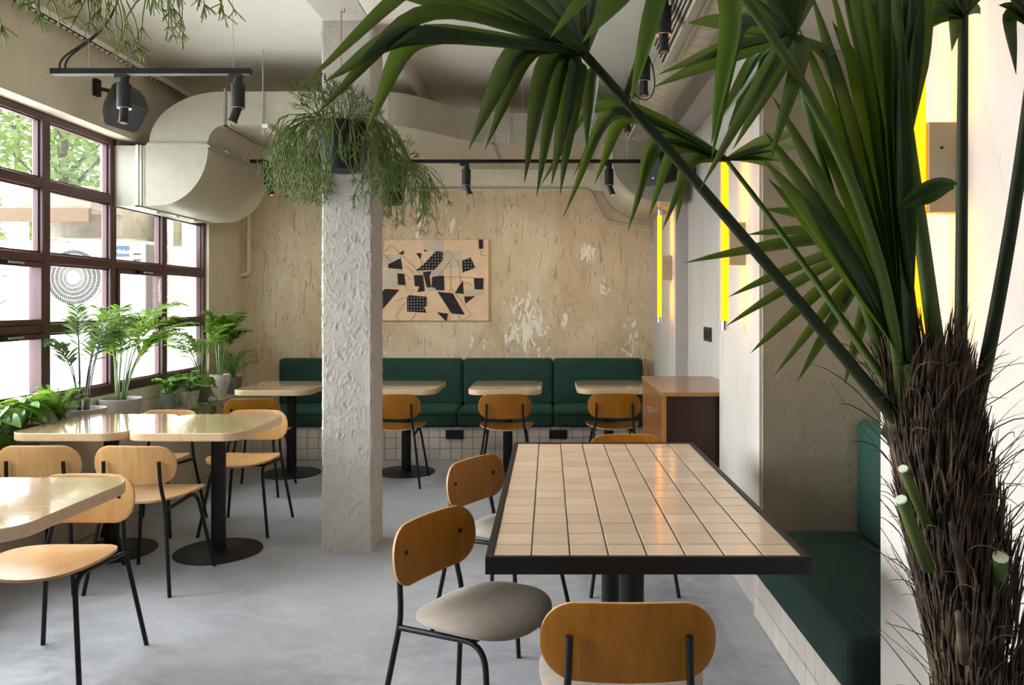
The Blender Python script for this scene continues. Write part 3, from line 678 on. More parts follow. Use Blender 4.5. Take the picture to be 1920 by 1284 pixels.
# ------------------------------------------------------------------ spiral duct at the right
sp = thing('spiral_duct', 'round cream spiral duct hanging under the ceiling along the right wall', 'duct', (.71, 3.4, 2.64))
sx, sz, sr = .71, 2.765, .115
wpart('tube', MB().tube([(sx, .6, sz), (sx, 5.86, sz)], sr, 40), M['duct'], sp, True)
wpart('end_ring', MB().tube([(sx, 5.80, sz), (sx, 5.87, sz)], sr+.004, 40), M['duct'], sp, True)
sm = MB(); pts = []
for k in range(32*24+1):
    a = 2*math.pi*k/24; y = 2.0+k/24*.115
    pts.append((sx+(sr+.0005)*math.cos(a), y, sz+(sr+.0005)*math.sin(a)))
sm.tube(pts, .0022, 5); wpart('spiral_seam', sm, M['duct_seam'], sp)
def register(y0, y1):
    a = R(205)                                              # faces down and into the room
    Mx = Matrix.Translation((sx, 0, sz))@Matrix.Rotation(-a, 4, 'Y')
    bx = MB().box(.06, .165, y0, y1, -.07, .07).xf(Mx); b = wpart('register_box', bx, M['duct'], sp)
    g = MB().box(.1652, .167, y0+.02, y1-.02, -.055, .055).xf(Mx); wpart('throat_shade', g, M['vent_dark'], sp)  # dark sheet stands in for the shade inside the register
    for q in range(5): wpart('louvre', MB().box(.166, .172, y0+.02, y1-.02, -.052+.022*q, -.043+.022*q).xf(Mx), M['duct'], sp)
    wpart('register_flange', MB().box(.095, .104, y0-.012, y1+.012, -.085, .085).xf(Mx), M['duct'], sp)
register(3.05, 3.95); register(5.05, 5.70)
for y in (2.4, 4.6):
    wpart('hanger', MB().tube([(sx-.118, y, sz+.05), (sx-.118, y, 3.205)], .003, 6).tube([(sx+.118, y, sz+.05), (sx+.118, y, 3.205)], .003, 6), M['wire'], sp)
# ------------------------------------------------------------------ track lighting
def spot(par, x, y, z, ax='x', tilt=0, glow=0):
    # adapter, body and snoot hang below the track
    ad = (MB().rbox(x-.035, x+.035, y-.016, y+.016, z-.022, z, .004, 1) if ax == 'x' else MB().rbox(x-.016, x+.016, y-.035, y+.035, z-.022, z, .004, 1))
    o = wpart('spot_adapter', ad, M['black_plastic'], par)
    xx = x+.012
    b = MB().tube([(xx, y, z-.02), (xx, y, z-.05)], .022, 16).tube([(xx, y, z-.05), (xx, y, z-.172)], .034, 24)
    wpart('spot_body', b, M['black_plastic'], par, True)
    d = Vector((math.sin(tilt)*.7, -.1, -1)).normalized(); p0 = Vector((xx, y, z-.165))
    wpart('spot_snoot', MB().tube([p0, p0+d*.075], .021, 20).tube([p0+d*.075, p0+d*.083], .024, 20), M['black_plastic'], par, True)
    if glow:  # warm fill light added below the heads to brighten wall and ceiling
        l = bpy.data.lights.new('spot_fill', 'SPOT'); l.energy = glow; l.color = (1, .86, .66); l.spot_size = R(110); l.spot_blend = 1.0; l.shadow_soft_size = .02
        lo = bpy.data.objects.new('spot_fill', l); C.objects.link(lo); lo.parent = par; lo.location = p0+d*.095-par.location
        lo.rotation_euler = (Vector((0, 1.0, -.55)) if ax == 'x' else Vector((0, .02, -1))).to_track_quat('-Z', 'Y').to_euler()
    wpart('lens_ring', MB().tube([p0+d*.0832, p0+d*.085], .017, 20), M['copper'], par, True)
    wpart('body_ring', MB().tube([(xx, y, z-.174), (xx, y, z-.171)], .0345, 24), M['chrome'], par, True)
tr = thing('track_light', 'short black ceiling track with two cylindrical spots hanging above the window tables', 'track light', (-2.0, 3.9, 2.58))
wpart('track', MB().box(-2.52, -1.51, 3.885, 3.92, 2.578, 2.605), M['black_metal'], tr)
wpart('track_lip', MB().box(-2.515, -1.515, 3.890, 3.895, 2.574, 2.578).box(-2.515, -1.515, 3.910, 3.915, 2.574, 2.578), M['steel'], tr)
spot(tr, -2.165, 3.9025, 2.578); spot(tr, -1.588, 3.9025, 2.578, tilt=-.5)
for x, x2 in ((-2.325, -2.36), (-1.597, -1.605)):
    wpart('suspension_wire', MB().tube([(x, 3.9, 2.6), (x2, 3.9, 3.205)], .0012, 6).cyl((x, 3.9), .004, 2.60, 2.625, 8), M['wire'], tr)
for dx in (0, .03):
    wpart('power_cord', MB().tube(bez([(-2.48+dx, 3.9, 2.6), (-2.50+dx, 3.9, 2.72), (-2.30, 3.95, 2.72), (-2.28, 4.1, 2.95), (-2.30, 4.15, 3.205)], 14), .005, 6), M['black_plastic'], tr, True)
tr = thing('track_light', 'long black ceiling track across the room in front of the back duct', 'track light', (-.8, 5.9, 2.49))
wpart('track', MB().box(-2.285, .70, 5.885, 5.915, 2.495, 2.52), M['black_metal'], tr)
for x in (-2.16, -.645, .45): spot(tr, x, 5.9, 2.496, tilt=.5, glow=14)
for x in (-1.9, -.2, .6): wpart('suspension_wire', MB().tube([(x, 5.9, 2.515), (x, 5.9, 2.675 if x < -1.2 else 3.205)], .0015, 6), M['wire'], tr)
tr = thing('track_light', 'black ceiling track with downlights running beside the spiral duct', 'track light', (.5, 3.6, 2.74))
wpart('track', MB().box(.483, .517, 2.2, 5.3, 2.755, 2.785), M['black_metal'], tr)
for y in (3.35, 4.05, 4.9): spot(tr, .488, y, 2.756, 'y', glow=8)
for y in (2.4, 5.1): wpart('suspension_wire', MB().tube([(.5, y, 2.78), (.5, y, 3.205)], .0015, 6), M['wire'], tr)
wpart('power_cord', MB().tube(bez([(.50, 4.0, 2.74), (.62, 4.05, 2.55), (.60, 4.6, 2.55), (.52, 4.8, 2.74)], 12), .004, 6), M['black_plastic'], tr, True)
# ------------------------------------------------------------------ speakers
def speaker(loc, fwd, upv, label, arm):
    t = thing('wall_speaker', label, 'speaker', loc, 0, 'black wall speakers')
    w, h, d = .20, .21, .27
    # tapered body: flat grille front, rounded shell narrowing to the back
    yv = -Vector(fwd).normalized(); zv = Vector(upv); zv = (zv-yv*zv.dot(yv)).normalized(); xv = yv.cross(zv)
    Mx = Matrix((xv, yv, zv)).transposed().to_4x4()
    mb = MB(); secs = []
    for k, (s_, yy) in enumerate(((1.0, -d/2), (1.02, -d/2+.012), (.98, -.02), (.86, .05), (.62, .10), (.30, .13))):
        pl = rrect(w*s_, h*(1-(1-s_)*.75), .03*s_+.002, 4); secs.append([(x, yy, z) for x, z in pl])
    n = len(secs[0]); mb.add([p for q in secs for p in q], [(r*n+i, r*n+(i+1)%n, (r+1)*n+(i+1)%n, (r+1)*n+i) for r in range(5) for i in range(n)]+[tuple(5*n+i for i in range(n)), tuple(range(n))[::-1]])
    mk('cabinet_shell', mb.xf(Mx), M['black_plastic'], t, True, 50)
    pl = rrect(w*.95, h*.95, .025, 4); g = MB().prism(pl, -d/2-.006, -d/2+.001).xf(Mx); gr = mk('grille', g, M['speaker_grille'], t)
    mk('badge', MB().box(-.011, .011, -d/2-.0075, -d/2-.0055, -.055, -.045).xf(Mx), M['white_print'], gr)
    mk('bracket', MB().tube([Mx@Vector((0,.10,0)), Vector(arm)], .013, 10).rbox(arm[0]-.012, arm[0]+.02, arm[1]-.025, arm[1]+.025, arm[2]-.055, arm[2]+.055, .004, 1), M['black_plastic'], t)
flat('speaker_grille', (.030,.028,.032), .7)
c0 = P(232, 193, 4.82)
speaker(c0, (.42,-.55,-.72), (.63,-.40,.77), 'black wedge speaker tilted down on the wall above the window', (-2.928-c0.x, .16, .14))
speaker((.885, 5.88, 2.44), (-.75,-.6,-.2), (0,0,1), 'black speaker on the right wall below the spiral duct', (.230, .05, .0))
# ------------------------------------------------------------------ patchwork picture
pc = thing('patchwork_picture', 'beige patchwork canvas with torn black cloth shapes and stitched threads on the back wall', 'picture', (-.95, 7.57, 1.24))
PS = 7.59/F/7.5545                                           # metres per unit of the sketch coordinates below
def pp(x, y): return Vector(((710+x/7.5545-VX)*7.59/F, 0, HZ-(440+y/7.5545-VY)*7.59/F))
a, b = pp(-190, 1218), pp(1562, 75)
wpart('panel', MB().rbox(a.x, b.x, 7.568, 7.602, a.z, b.z, .003, 1), M['canvas'], pc)
def cloth(name, pts, mat, y, lift=.003):
    q = [pp(*p) for p in pts]; n = len(q)
    mb = MB().add([(p.x, y-lift, p.z) for p in q]+[(p.x, y, p.z) for p in q], [tuple(range(n))]+[(i, (i+1)%n, n+(i+1)%n, n+i) for i in range(n)])
    return wpart(name, mb, M[mat], pc)
for r_ in ([(-180,80),(75,85),(80,250),(-180,260)],[(78,85),(365,90),(365,262),(85,268)],[(370,88),(640,90),(650,250),(372,258)],[(925,90),(1200,92),(1195,205),(945,215)],
           [(330,285),(625,275),(640,500),(380,700),(345,500)],[(940,480),(1180,475),(1165,760),(945,790)],[(1200,215),(1445,230),(1450,520),(1200,540)],[(700,820),(960,830),(1000,1080),(705,1090)],
           [(1240,870),(1530,850),(1530,1130),(1310,1140)],[(440,1110),(680,1115),(670,1210),(430,1212)],[(290,800),(440,870),(400,1060),(285,1060)],[(-150,1060),(270,1050),(300,1205),(-150,1205)],[(1205,680),(1350,620),(1360,770),(1215,770)]):
    cloth('cloth_patch', r_, 'canvas', 7.568, .002+random.uniform(0,.0015))
for r_ in ([(650,90),(915,85),(925,225),(660,240)],[(60,280),(320,290),(330,480),(60,470)],[(60,500),(340,495),(390,720),(100,760),(60,700)],[(920,240),(1180,225),(1185,470),(930,480)],[(745,520),(900,400),(925,570),(745,590)],[(1210,790),(1450,780),(1520,850),(1215,870)],[(690,755),(800,755),(830,795),(690,800)]):
    cloth('cloth_patch', r_, 'canvas_grey', 7.568, .0035)
for r_ in ([(1418,70),(1480,70),(1482,200),(1425,203)],[(360,222),(362,280),(285,277)],[(650,205),(702,240),(655,240)],[(535,262),(613,264),(600,355)],[(318,335),(348,492),(142,474),(145,418)],[(272,548),(372,556),(390,715),(280,708)],
           [(60,800),(105,765),(295,780),(60,1055)],[(505,575),(628,572),(652,800),(555,812),(583,735),(518,728)],[(635,530),(755,515),(725,590),(748,745),(688,748)],[(765,597),(930,578),(935,788),(830,785),(800,750),(755,745)],
           [(838,808),(1055,830),(1100,920),(1222,1130),(1040,1115)],[(1198,650),(1208,838),(1085,828),(1130,745)],[(1212,875),(1372,870),(1235,975)],[(1352,615),(1487,615),(1482,775),(1365,772)],[(833,1098),(985,1115),(965,1230)],[(-120,300),(-60,360),(-100,520),(-160,480)]):
    cloth('torn_black_cloth', r_, 'black_cloth', 7.565, .004)
for r_ in ([(815,235),(915,243),(912,360),(800,498),(645,505),(535,508),(640,420)],[(1185,370),(1308,322),(1375,470),(1190,540)],[(440,855),(690,880),(688,1000),(650,1030),(685,1105),(410,1085),(405,900)]):
    cloth('torn_black_cloth', r_, 'stitched_cloth', 7.565, .004)
th = MB()
for ln in ([(190,150),(470,420),(600,560)],[(70,250),(190,150)],[(70,265),(190,385)],[(370,440),(440,480),(520,560)],[(600,355),(625,450),(640,640),(660,800)],[(945,220),(1065,290),(1000,400),(860,580)],[(1065,345),(1120,370),(1150,500),(1160,680)],
           [(1025,400),(1028,740),(1000,810),(1008,1220)],[(1025,750),(1150,900),(1310,1135),(1180,1215),(1120,1140)],[(940,600),(1350,605)],[(235,945),(430,870),(510,785),(390,775),(390,720)],[(385,960),(245,1165),(310,1222)],[(540,1105),(455,1222)],[(390,560),(455,640),(395,640)],[(700,810),(650,880)],[(1215,680),(1290,690),(1325,725)],[(1445,290),(1560,300)],[(80,90),(75,250)],[(1445,220),(1450,290)]):
    th.tube([(pp(*p).x, 7.5608, pp(*p).z) for p in ln], .0014, 5)
wpart('thread', th, M['thread'], pc)
# ------------------------------------------------------------------ outside the window
single('courtyard_ground', MB().box(-14, -3.22, -8, 20, -.25, -.1), M['outdoor_white'], 'pale concrete courtyard beyond the window', 'ground', kind='structure')
ac = thing('air_conditioner', 'white outdoor air conditioner with a round fan grille outside the window', 'air conditioner', (-3.72, 6.45, 1.285))
ax0, ax1, ay, az0, az1 = -4.165, -3.30, 6.30, 1.285, 1.915
wpart('casing', MB().rbox(ax0, ax1, ay, ay+.33, az0, az1, .012, 2), M['ac_white'], ac)
fc = Vector(((140-VX)*ay/F, ay, HZ-(520-VY)*ay/F))
wpart('recess_shade', MB().tube([(fc.x, ay-.004, fc.z), (fc.x, ay+.001, fc.z)], .235, 48), M['vent_dark'], ac, True)  # flat dark disc painted for the shade behind the fan grille
for r_ in (.05, .085, .12, .155, .19, .225, .236):
    wpart('grille_ring', MB().tube([(fc.x+r_*math.cos(a), ay-.012, fc.z+r_*math.sin(a)) for a in [2*math.pi*i/48 for i in range(49)]], .0032 if r_ < .23 else .006, 6), M['ac_white'], ac, True)
gb_ = MB()
for k in range(64):
    a = 2*math.pi*k/64; pts = []
    for i in range(7):
        r_ = .05+.18*i/6; b = a+.55*i/6; pts.append((fc.x+r_*math.cos(b), ay-.010, fc.z+r_*math.sin(b)))
    gb_.tube(pts, .0012, 4)
tag(wpart('grille_wires', gb_, M['ac_white'], ac), kind='stuff')
wpart('fan_hub', MB().tube([(fc.x, ay-.013, fc.z), (fc.x, ay-.003, fc.z)], .046, 28), M['ac_white'], ac, True)
bx = (226-VX)*ay/F; bz = HZ-(471-VY)*ay/F
wpart('badge', MB().box(bx-.068, bx+.072, ay-.004, ay+.001, bz-.045, bz+.045), M['blue_print'], ac)
fcv = bpy.data.curves.new('brand_lettering', 'FONT'); fcv.body = 'Midea'; fcv.size = .052; fcv.align_x = 'CENTER'; fcv.align_y = 'CENTER'; fcv.extrude = .001; fcv.shear = .25
fo = bpy.data.objects.new('brand_lettering', fcv); C.objects.link(fo); bpy.context.view_layer.update()
me = bpy.data.meshes.new_from_object(fo.evaluated_get(bpy.context.evaluated_depsgraph_get())); bpy.data.objects.remove(fo)
me.materials.append(M['white_print']); lo = bpy.data.objects.new('brand_lettering', me); C.objects.link(lo); lo.parent = ac
lo.location = Vector((bx+.012, ay-.0055, bz-.004))-ac.location; lo.rotation_euler = (R(90), 0, 0)
wpart('brand_swirl', MB().tube([(bx-.048+.016*math.cos(a), ay-.005, bz+.016*math.sin(a)) for a in [math.pi*(.35+i*.13) for i in range(12)]], .003, 5), M['white_print'], ac)
for k in range(3): wpart('side_vent', MB().rbox(-3.40, -3.34, ay-.008, ay, az1-.10-.05*k, az1-.085-.05*k, .002, 1), M['vent_dark'], ac)
wpart('foot', MB().box(-4.05, -3.98, ay+.02, ay+.31, az0-.03, az0+.002), M['steel'], ac); wpart('foot', MB().box(-3.50, -3.43, ay+.02, ay+.31, az0-.03, az0+.002), M['steel'], ac)
st = thing('steel_stand', 'white steel stand carrying the air conditioner', 'stand', (-3.74, 6.45, -.1))
for x in (-4.12, -3.38):
    for y in (6.30, 6.60): wpart('leg', MB().box(x-.02, x+.02, y-.02, y+.02, -.1, 1.22), M['white_paint'], st)
for y in (6.30, 6.60): wpart('rail', MB().box(-4.16, -3.34, y-.025, y+.025, 1.20, 1.257), M['white_paint'], st)
single('storage_box', MB().rbox(-4.02, -3.45, 6.32, 6.58, -.1, 1.0, .02, 2), M['outdoor_white'], 'white metal box standing below the air conditioner', 'box')
# canopy above the unit, tiled neighbour wall, steel flue
cnp = thing('concrete_canopy', 'stained concrete canopy slab above the air conditioner', 'canopy', (-4.1, 6.8, 2.0))
wpart('slab', MB().box(-4.30, -3.60, 6.05, 7.55, 2.16, 2.34), M['outdoor_concrete'], cnp); wpart('timber_edge', MB().box(-4.31, -3.60, 6.02, 6.06, 2.06, 2.165), M['brown_beam'], cnp); wpart('upstand', MB().box(-4.30, -3.60, 6.5, 7.55, 1.98, 2.16), M['outdoor_concrete'], cnp)
nwl = MB().box(-3.95, -3.22, 7.55, 7.8, -.1, 4.0); single('neighbour_wall', nwl, M['outdoor_white'], 'white rendered wall of the neighbouring building outside', 'wall')
fl = thing('ribbed_flue', 'ribbed steel flue pipe standing outside the last window bay', 'flue', (-3.50, 7.0, -.1))
wpart('pipe', MB().cyl((-3.50, 7.0), .075, -.1, 3.6, 24), M['steel'], fl, True)
for k in range(24): wpart('rib', MB().lathe([(.075,-.008),(.083,0),(.075,.008)], (-3.50, 7.0, -.02+.15*k), 24), M['steel'], fl, True)
# white post, timber lean-to and shingled roof
po = thing('porch_post', 'round white porch post with a capital outside the window', 'post', (-4.6, 6.6, -.1))
pxp = (35-VX)*6.6/F
wpart('shaft', MB().lathe([(0,0),(.10,0),(.10,.15),(.088,.2),(.088,1.0),(.095,1.03),(.082,1.06),(.078,1.95),(.09,2.0),(.075,2.03),(.072,2.45),(0,2.45)], (pxp, 6.6, -.1), 24), M['outdoor_white'], po, True)
wpart('capital', MB().rbox(pxp-.22, pxp+.22, 6.42, 6.78, 2.34, 2.42, .01, 1), M['outdoor_white'], po)
br = thing('diagonal_brace', 'white diagonal timber brace frame leaning outside the window', 'brace', (-5.2, 7.0, -.1))
for (a, b) in (((-6.2,7.0,-.1),(-4.75,6.9,1.75)), ((-5.9,7.0,-.1),(-4.7,6.95,1.05)), ((-5.6,7.05,1.62),(-4.55,7.05,1.62)), ((-6.1,7.05,.75),(-4.55,7.05,.75))):
    wpart('brace_bar', MB().tube([a, b], .035, 4), M['outdoor_white'], br)
rf = thing('shed_roof', 'grey shingled shed roof in the courtyard', 'roof', (-8, 10, -.1))
wpart('shed_wall', MB().box(-9.5, -6.6, 9.2, 12, -.1, 1.5), M['outdoor_white'], rf)
for k in range(9):
    for q in range(8):
        x = -9.7+.42*q+.18*(k % 2); y = 8.9+.30*k; z = 1.42+.105*k
        wpart('shingle', MB().add([(x,y,z),(x+.40,y,z),(x+.40,y+.36,z+.13),(x,y+.36,z+.13),(x,y,z-.02),(x+.40,y,z-.02),(x+.40,y+.36,z+.11),(x,y+.36,z+.11)], [(0,1,2,3),(7,6,5,4),(0,4,5,1),(1,5,6,2),(2,6,7,3),(3,7,4,0)]), M['roof_shingle'], rf)
def tree(x, y, h, r, label, nleaf=3000):
    t = thing('tree', label, 'tree', (x, y, -.1), 0, 'trees beyond the courtyard')
    wpart('trunk', MB().tube(bez([(x,y,-.1),(x+.1,y,h*.3),(x-.1,y+.1,h*.6),(x+.1,y,h*.85)], 8), [.13,.12,.11,.10,.09,.07,.06,.04,.03], 8), M['bark'], t, True)
    for k in range(6):
        a = k*1.05+x; wpart('branch', MB().tube(bez([(x,y,h*(.4+.06*k)),(x+r*.4*math.cos(a),y+r*.4*math.sin(a),h*(.5+.06*k)),(x+r*.8*math.cos(a),y+r*.8*math.sin(a),h*(.58+.06*k))], 5), [.05,.04,.03,.02,.015,.01], 6), M['bark'], t, True)
    mb = MB(); rg = random.Random(int(x*10+y*100))
    for _ in range(nleaf):
        while True:
            p = Vector((rg.uniform(-1,1), rg.uniform(-1,1), rg.uniform(-1,1)))
            if p.length < 1 and noise.noise(p*2.2+Vector((x,y,0))) > -.18: break
        c = Vector((x+p.x*r, y+p.y*r, h*.66+p.z*h*.40)); u = Vector((rg.uniform(-1,1), rg.uniform(-1,1), rg.uniform(-.6,.6))).normalized(); w = u.orthogonal().normalized()
        L = rg.uniform(.06,.12); mb.add([c-u*L, c+w*L*.45, c+u*L, c-w*L*.45], [(0,1,2,3)])
    tag(wpart('foliage', mb, M['tree_leaf'], t), kind='stuff')
tree(-8.4, 13.3, 6.2, 1.35, 'leafy tree nearest the white porch post', 2100); tree(-10.6, 12.4, 6.2, 1.45, 'wide leafy tree beside the shed roof', 1800); tree(-9.9, 15.6, 7.6, 1.6, 'tall leafy tree behind the other trees', 2100); tree(-12.6, 18.2, 8.6, 1.7, 'farthest leafy tree at the end of the courtyard', 1800)

# ------------------------------------------------------------------ fan palm in the foreground
def blade(pts, w, nrm, n=9, fold=.35, base=.38, peak=.40):
    c = bez(pts, n) if len(pts) > 2 else [Vector(pts[0]).lerp(Vector(pts[1]), i/n) for i in range(n+1)]
    vs = []; up0 = None
    for i, p in enumerate(c):
        s_ = i/n; t = (c[min(i+1, n)]-c[max(i-1, 0)]).normalized()
        side = t.cross(nrm)
        if side.length < .05: side = t.orthogonal()
        side.normalize(); up = side.cross(t).normalized()
        ww = w*(base+(1-base)*min(1, s_/peak)) if s_ < peak else w*max(.02, (1-((s_-peak)/(1-peak))**2.6))
        vs += [p-side*ww*.5+up*ww*fold, p, p+side*ww*.5+up*ww*fold]
    return MB().add(vs, [f for i in range(n) for f in ((i*3, i*3+1, i*3+4, i*3+3), (i*3+1, i*3+2, i*3+5, i*3+4))])
palm = thing('fan_palm', 'large potted fan palm with shaggy brown trunk spreading its leaves across the foreground', 'palm', (.70, 1.22, 0))
PB = Vector(palm.location)
def pl_part(name, mb, mats, par=palm, smooth=True, kind=None):
    mb.v = [tuple(Vector(p)-PB) for p in mb.v]; return tag(mk(name, mb, mats, par, smooth, 0), kind=kind)
crown = P(1745, 815, 1.24)
axis = [Vector((.740, 1.20, .36)), P(1850, 1420, 1.21), P(1825, 1200, 1.22), P(1765, 960, 1.23), P(1728, 790, 1.24), P(1722, 715, 1.24)]
ax_c = bez(axis, 44)
def trunk():
    mb = MB(); vs = []; n = 40
    for i, p in enumerate(ax_c):
        s_ = i/44; r0 = .046+.006*math.sin(s_*9)-.008*max(0, s_-.55)/.45-.02*max(0, s_-.9)/.1
        for k in range(n):
            a = 2*math.pi*k/n; d = noise.noise(Vector((math.cos(a)*3, math.sin(a)*3, s_*16)))*.016+noise.noise(Vector((math.cos(a)*9, math.sin(a)*9, s_*30)))*.008
            # overlapping leaf-base collars
            d += .014*((s_*11+k/n*2) % 1)
            vs.append(p+Vector((math.cos(a), math.sin(a), 0))*(r0+d))
    mb.add(vs, [(i*n+k, i*n+(k+1)%n, (i+1)*n+(k+1)%n, (i+1)*n+k) for i in range(44) for k in range(n)]+[tuple(44*n+k for k in range(n))])
    pl_part('trunk', mb, M['palm_bark'])
trunk()
rg = random.Random(3); fb = MB()
for k in range(2600):
    s_ = rg.random()**.8; p = ax_c[int(s_*44)]; a = rg.uniform(0, 2*math.pi); out = Vector((math.cos(a), math.sin(a), 0)); tan = Vector((-out.y, out.x, 0))
    r0 = .048-.016*max(0, s_-.5); b = p+out*(r0+.013)
    wild = rg.random() < .12
    L = rg.uniform(.07, .19) if wild else rg.uniform(.06, .14)
    if wild: c1 = b+out*L*rg.uniform(.1,.4)+Vector((0,0,L*rg.uniform(.2,.6))); c2 = c1+out*L*rg.uniform(.0,.4)+tan*L*rg.uniform(-.4,.4)+Vector((0,0,L*rg.uniform(-.3,.5)))
    else: c1 = b+out*.010+tan*L*rg.uniform(-.12,.12)+Vector((0,0,L*.55)); c2 = c1+tan*L*rg.uniform(-.16,.16)+out*rg.uniform(-.008,.016)+Vector((0,0,L*.5))
    r1 = rg.uniform(.0005,.0011) if wild else rg.uniform(.0008,.0026)
    fb.tube(bez([b, c1, c2], 5), [r1, r1, r1, r1*.9, r1*.7, r1*.3], 4, cap=False)
pl_part('fibre', fb, M['palm_fibre'], kind='stuff')
for (x0, y0, x1, y1, D, r0) in ((1690,938,1740,1065,1.12,.0085),(1798,1150,1808,1240,1.10,.006),(1876,1045,1866,1120,1.14,.011),(1694,880,1740,985,1.13,.007),(1783,980,1815,1150,1.12,.004)):
    st_ = pl_part('leaf_stub', MB().tube([P(x1,y1,D+.05), P(x0,y0,D)], [r0*1.2, r0], 10), M['petiole'] if r0 > .006 else M['palm_fibre'])
    if r0 > .006:
        e = P(x0,y0,D); d = (P(x0,y0,D)-P(x1,y1,D+.05)).normalized(); c_ = MB().tube([e, e+d*.003], r0*.98, 10); c_.v = [tuple(Vector(p)-PB) for p in c_.v]; mk('cut_face', c_, M['cut_end'], st_)
# planter pot
pl_part('planter', MB().lathe([(0,0),(.17,0),(.20,.33),(.205,.36),(.19,.36),(.185,.32),(0,.32)], (.725,1.20,0), 36), M['pot_dark']); pl_part('soil', MB().lathe([(0,.34),(.186,.335)], (.725,1.20,0), 24), M['soil'])
def fan(hub, base, tips, mat, w=.030, pr=(.010,.006), pmat='petiole_dark', bow=(0,0,0), nrm=(0,-1,.25)):
    """one leaf: petiole from crown to hub, leaflets radiating from the hub. tips: (px, py, depth, bend px, bend py)"""
    H = P(*hub); B = P(*base); mid = H.lerp(B, .5)+Vector(bow)
    n = 14; rs = [pr[0]+(pr[1]-pr[0])*i/n for i in range(n+1)]
    fr = pl_part('frond', MB().tube(bez([B, mid, H], n), rs, 8), M[pmat])
    nrm = Vector(nrm).normalized()
    for tp in tips:
        T = P(tp[0], tp[1], tp[2])
        pts = [H, P(tp[3], tp[4], (hub[2]+tp[2])/2+.015), T] if len(tp) > 3 else [H, H.lerp(T, .55)+Vector((0,0,.012)), T]
        if len(tp) > 3:
            Bp = pts[1]; pts = [H, H.lerp(Bp, .75), Bp+(Bp-H)*.12, Bp+(Bp-H)*.06+(T-Bp)*.12, Bp.lerp(T, .5), T]
        ww = w*random.uniform(.85, 1.15)
        mb = blade(pts, ww, nrm+Vector((random.uniform(-.35,.35), 0, random.uniform(-.25,.25))), 12 if len(tp) > 3 else 8)
        mb.v = [tuple(Vector(p)-PB) for p in mb.v]; mk('leaflet', mb, M[mat] if random.random() > .15 else M['fan_leaf'], fr, True, 0)
# leaf reaching far over the tiled table
D1 = 1.05
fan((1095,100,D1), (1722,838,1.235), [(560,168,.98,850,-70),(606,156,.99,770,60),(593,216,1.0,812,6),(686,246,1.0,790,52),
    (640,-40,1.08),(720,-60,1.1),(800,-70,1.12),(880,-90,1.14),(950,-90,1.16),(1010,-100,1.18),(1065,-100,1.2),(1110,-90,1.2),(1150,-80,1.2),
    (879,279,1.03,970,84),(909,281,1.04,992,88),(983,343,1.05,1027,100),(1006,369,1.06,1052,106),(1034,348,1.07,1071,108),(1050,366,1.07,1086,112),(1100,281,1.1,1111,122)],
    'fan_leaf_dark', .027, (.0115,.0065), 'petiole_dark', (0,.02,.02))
# leaf below it, tips hanging over the bench
fan((1362,300,1.27), (1690,765,1.22), [(1055,410,1.2,1152,192),(1012,350,1.2,1128,176),(1075,330,1.22,1160,190),(1115,345,1.24,1175,205),(1177,433,1.26,1238,255),(1186,402,1.27,1228,246),(1216,409,1.28,1262,268),(1242,431,1.26,1305,286),(1268,419,1.3,1282,296),(1110,172,1.28),(1135,200,1.28),
    (1490,250,1.35),(1500,278,1.36),(1492,305,1.36),(1470,325,1.36)], 'fan_leaf', .020, (.0075,.0035), 'petiole', (0,.02,.03))
# leaf with its hub at the top, blades hanging on both sides
fan((1484,70,1.13), (1668,700,1.24), [(1226,163,1.05,1400,92),(1233,140,1.06,1400,80),(1312,356,1.02,1462,92),(1334,300,1.04,1385,20),(1374,281,1.04,1474,95),(1443,305,1.03,1508,82),(1290,43,1.08),(1410,-60,1.12),(1440,-70,1.12),(1475,-80,1.13),(1510,-80,1.14),(1540,-70,1.15),(1360,-60,1.1),(1330,-30,1.1),
    (1345,232,1.3,1430,100),(1365,240,1.3,1440,105),(1385,215,1.3,1445,100),(1570,190,1.2,1540,100)], 'fan_leaf', .026, (.010,.006), 'petiole', (0,.05,0))
# young fan still half folded, rising from the crown
fan((1700,680,1.19), (1735,830,1.22), [(1430,298,1.16),(1433,245,1.17),(1448,180,1.17),(1470,110,1.18),(1492,40,1.18),(1515,-30,1.18),(1548,-60,1.18),(1580,-80,1.17),(1612,-90,1.17),(1645,-90,1.16),(1672,-90,1.16),(1690,60,1.16),(1440,335,1.2)],
    'fan_leaf', .032, (.014,.010), 'petiole', (0,0,0), (.3,-1,.1))
# low fan behind, spreading left
fan((1660,440,1.42), (1735,790,1.28), [(1283,493,1.36),(1365,557,1.38),(1360,612,1.38),(1407,662,1.4),(1450,706,1.4),(1495,716,1.38),(1540,640,1.4),(1583,722,1.42),(1602,655,1.44),(1400,440,1.42),(1430,392,1.44),(1470,360,1.46),(1370,470,1.40)],
    'fan_leaf', .021, (.008,.005), 'petiole', (.03,.03,0))
# tall leaf standing upright at the right
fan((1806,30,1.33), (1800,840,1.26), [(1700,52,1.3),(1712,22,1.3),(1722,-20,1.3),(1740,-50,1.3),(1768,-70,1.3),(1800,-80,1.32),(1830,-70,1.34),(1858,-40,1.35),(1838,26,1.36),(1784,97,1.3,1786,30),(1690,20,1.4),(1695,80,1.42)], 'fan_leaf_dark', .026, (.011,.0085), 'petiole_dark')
fan((1945,60,1.15), (1812,850,1.24), [(1905,140,1.12,1885,20),(1872,10,1.14),(1860,-30,1.14),(1890,-60,1.14),(1930,-80,1.15),(2000,0,1.15),(2010,120,1.15,1990,50)], 'fan_leaf_dark', .024, (.0115,.009), 'petiole_dark', (.02,0,0))
